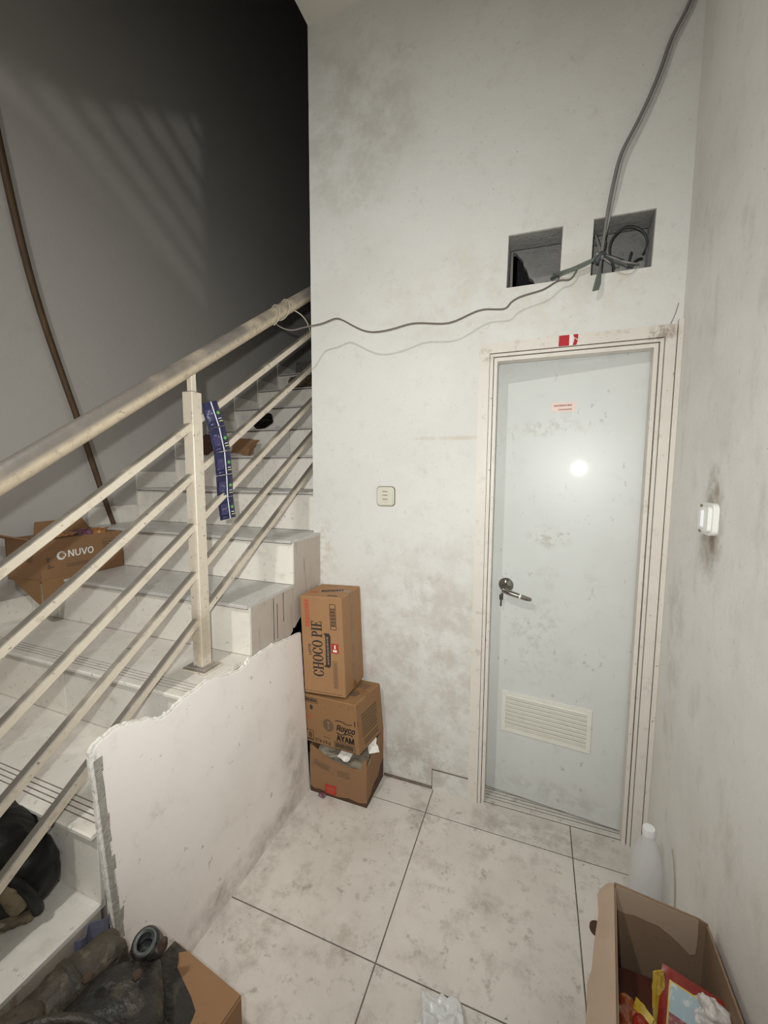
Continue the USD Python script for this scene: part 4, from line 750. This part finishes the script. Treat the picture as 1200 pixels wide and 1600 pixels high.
for k in range(5):
    fy = .345 + .042 * k; obj('fin', rot(bx(-.855, -.735, fy, fy + .010, Z3 + .03, Z3 + .106 - .004 * k, .003), 14, Z_, (-.8, .45, 0)), 'grease', en)
pc = V([-.812, .592, Z3 + .120]); ax = V([.30, -.42, .85]); ax /= np.linalg.norm(ax)
def along(m): return m.apply_transform(np.block([[trimesh.geometry.align_vectors([0, 0, 1], ax)[:3, :3], pc[:, None]], [np.zeros((1, 3)), np.ones((1, 1))]]))
pt = obj('port_flange', tm([along(lathe([(0, -.06), (.030, -.06), (.030, -.004), (.027, .004), (.0235, .006), (.0235, -.02), (0, -.02)], 28)), blob([(*(pc + V([.034, .006, -.014])), .014), (*(pc + V([.0, .0, -.022])), .02)], [(0, 1)], .006, .002, 40, 3)]), 'grease', en, smooth=40)
obj('port_ring', along(lathe([(.0165, -.01), (.0235, -.01), (.0245, .0075), (.0215, .0095), (.0165, .007), (.0165, -.01)], 28)), 'steel_worn', pt, smooth=40)
obj('bolt_lug', blob([(*(pc + V([.040, .010, -.006])), .011), (*(pc + V([.046, .012, .012])), .008)], [(0, 1)], .005, .002, 50, 4), 'rust', pt, smooth=40)
obj('port_neck', blob([(-.825, .585, Z3 + .075, .032), (-.79, .555, Z3 + .06, .034)], [(0, 1)], .009, .005, 30, 6), 'grease', pt, smooth=45)
for k, q in enumerate(((-.765, .535, .128), (-.745, .47, .10), (-.835, .48, .158))): obj('bolt', lathe([(0, 0), (.010, 0), (.011, .006), (.008, .010), (0, .010)], 6, (q[0], q[1], Z3 + q[2])), 'rust', en)
obj('hose', tube([(-.93, .36, Z3 + .13), (-.86, .40, Z3 + .155), (-.79, .44, Z3 + .145), (-.74, .46, Z3 + .115)], .009, 9, 5), 'grease', en, smooth=60)

bk2 = thing('black_bag', (-1.28, .56, zk(2)), 'bulky black plastic bag with a tan patch slumped on a low stair tread', 'bag')
zz = zk(2)
obj('bag_body', blob([(-1.25, .50, zz + .11, .10), (-1.185, .545, zz + .13, .078), (-1.35, .53, zz + .13, .12), (-1.165, .56, zz + .07, .055), (-1.46, .52, zz + .10, .10), (-1.33, .44, zz + .07, .07), (-1.22, .47, zz + .05, .045)], [(0, 1, 2), (1, 3, 0), (2, 4, 5), (0, 2, 5), (0, 5, 6)], .012, .016, 16, 3, 3), 'black_plastic', bk2, smooth=45)
obj('tan_patch', blob([(-1.128, .500, zz + .135, .024), (-1.122, .508, zz + .085, .019)], [(0, 1)], .006, .003, 40, 5), 'khaki', bk2, smooth=45, label='tan patch')
obj('strap', tube([(-1.19, .48, zz + .185), (-1.13, .495, zz + .17), (-1.105, .525, zz + .10), (-1.12, .545, zz + .03)], .012, 9, 5), 'black_plastic', bk2, smooth=60)
obj('dirty_rag', blob([(-1.19, .485, zz + .02, .02), (-1.25, .455, zz + .02, .022), (-1.14, .535, zz + .015, .015), (-1.33, .43, zz + .02, .022)], [(0, 1), (0, 2), (1, 3)], .008, .014, 40, 6, 2), 'dirt_rag', smooth=40, label='dirty brown rag under the black bag on the low stair tread', cat='rag')
def bcf(u, v):
    y = .555 + .075 * v + .0 * u; z = .05 + .33 * (1 - u); x = -1.006 + .035 * u + .012 * np.sin(v * 9 + u * 3) + .012 * v
    return np.stack([x, y - .05 * u, z], -1)
obj('blue_cloth', sheet(16, 12, bcf, .003), 'blue_cloth', smooth=50, label='wrinkled bluish cloth stuffed between the stair side and the plasterboard', cat='cloth')
bgp = lump((-.186, .962, .022), .052, (1.2, .95, .5), .05, 15, 30)
bgp.vertices[:, 2] = np.maximum(bgp.vertices[:, 2], .0015)
obj('plastic_bag', bgp, 'bag_plastic', smooth=35, label='crumpled white plastic bag on the floor at the bottom edge', cat='plastic bag')
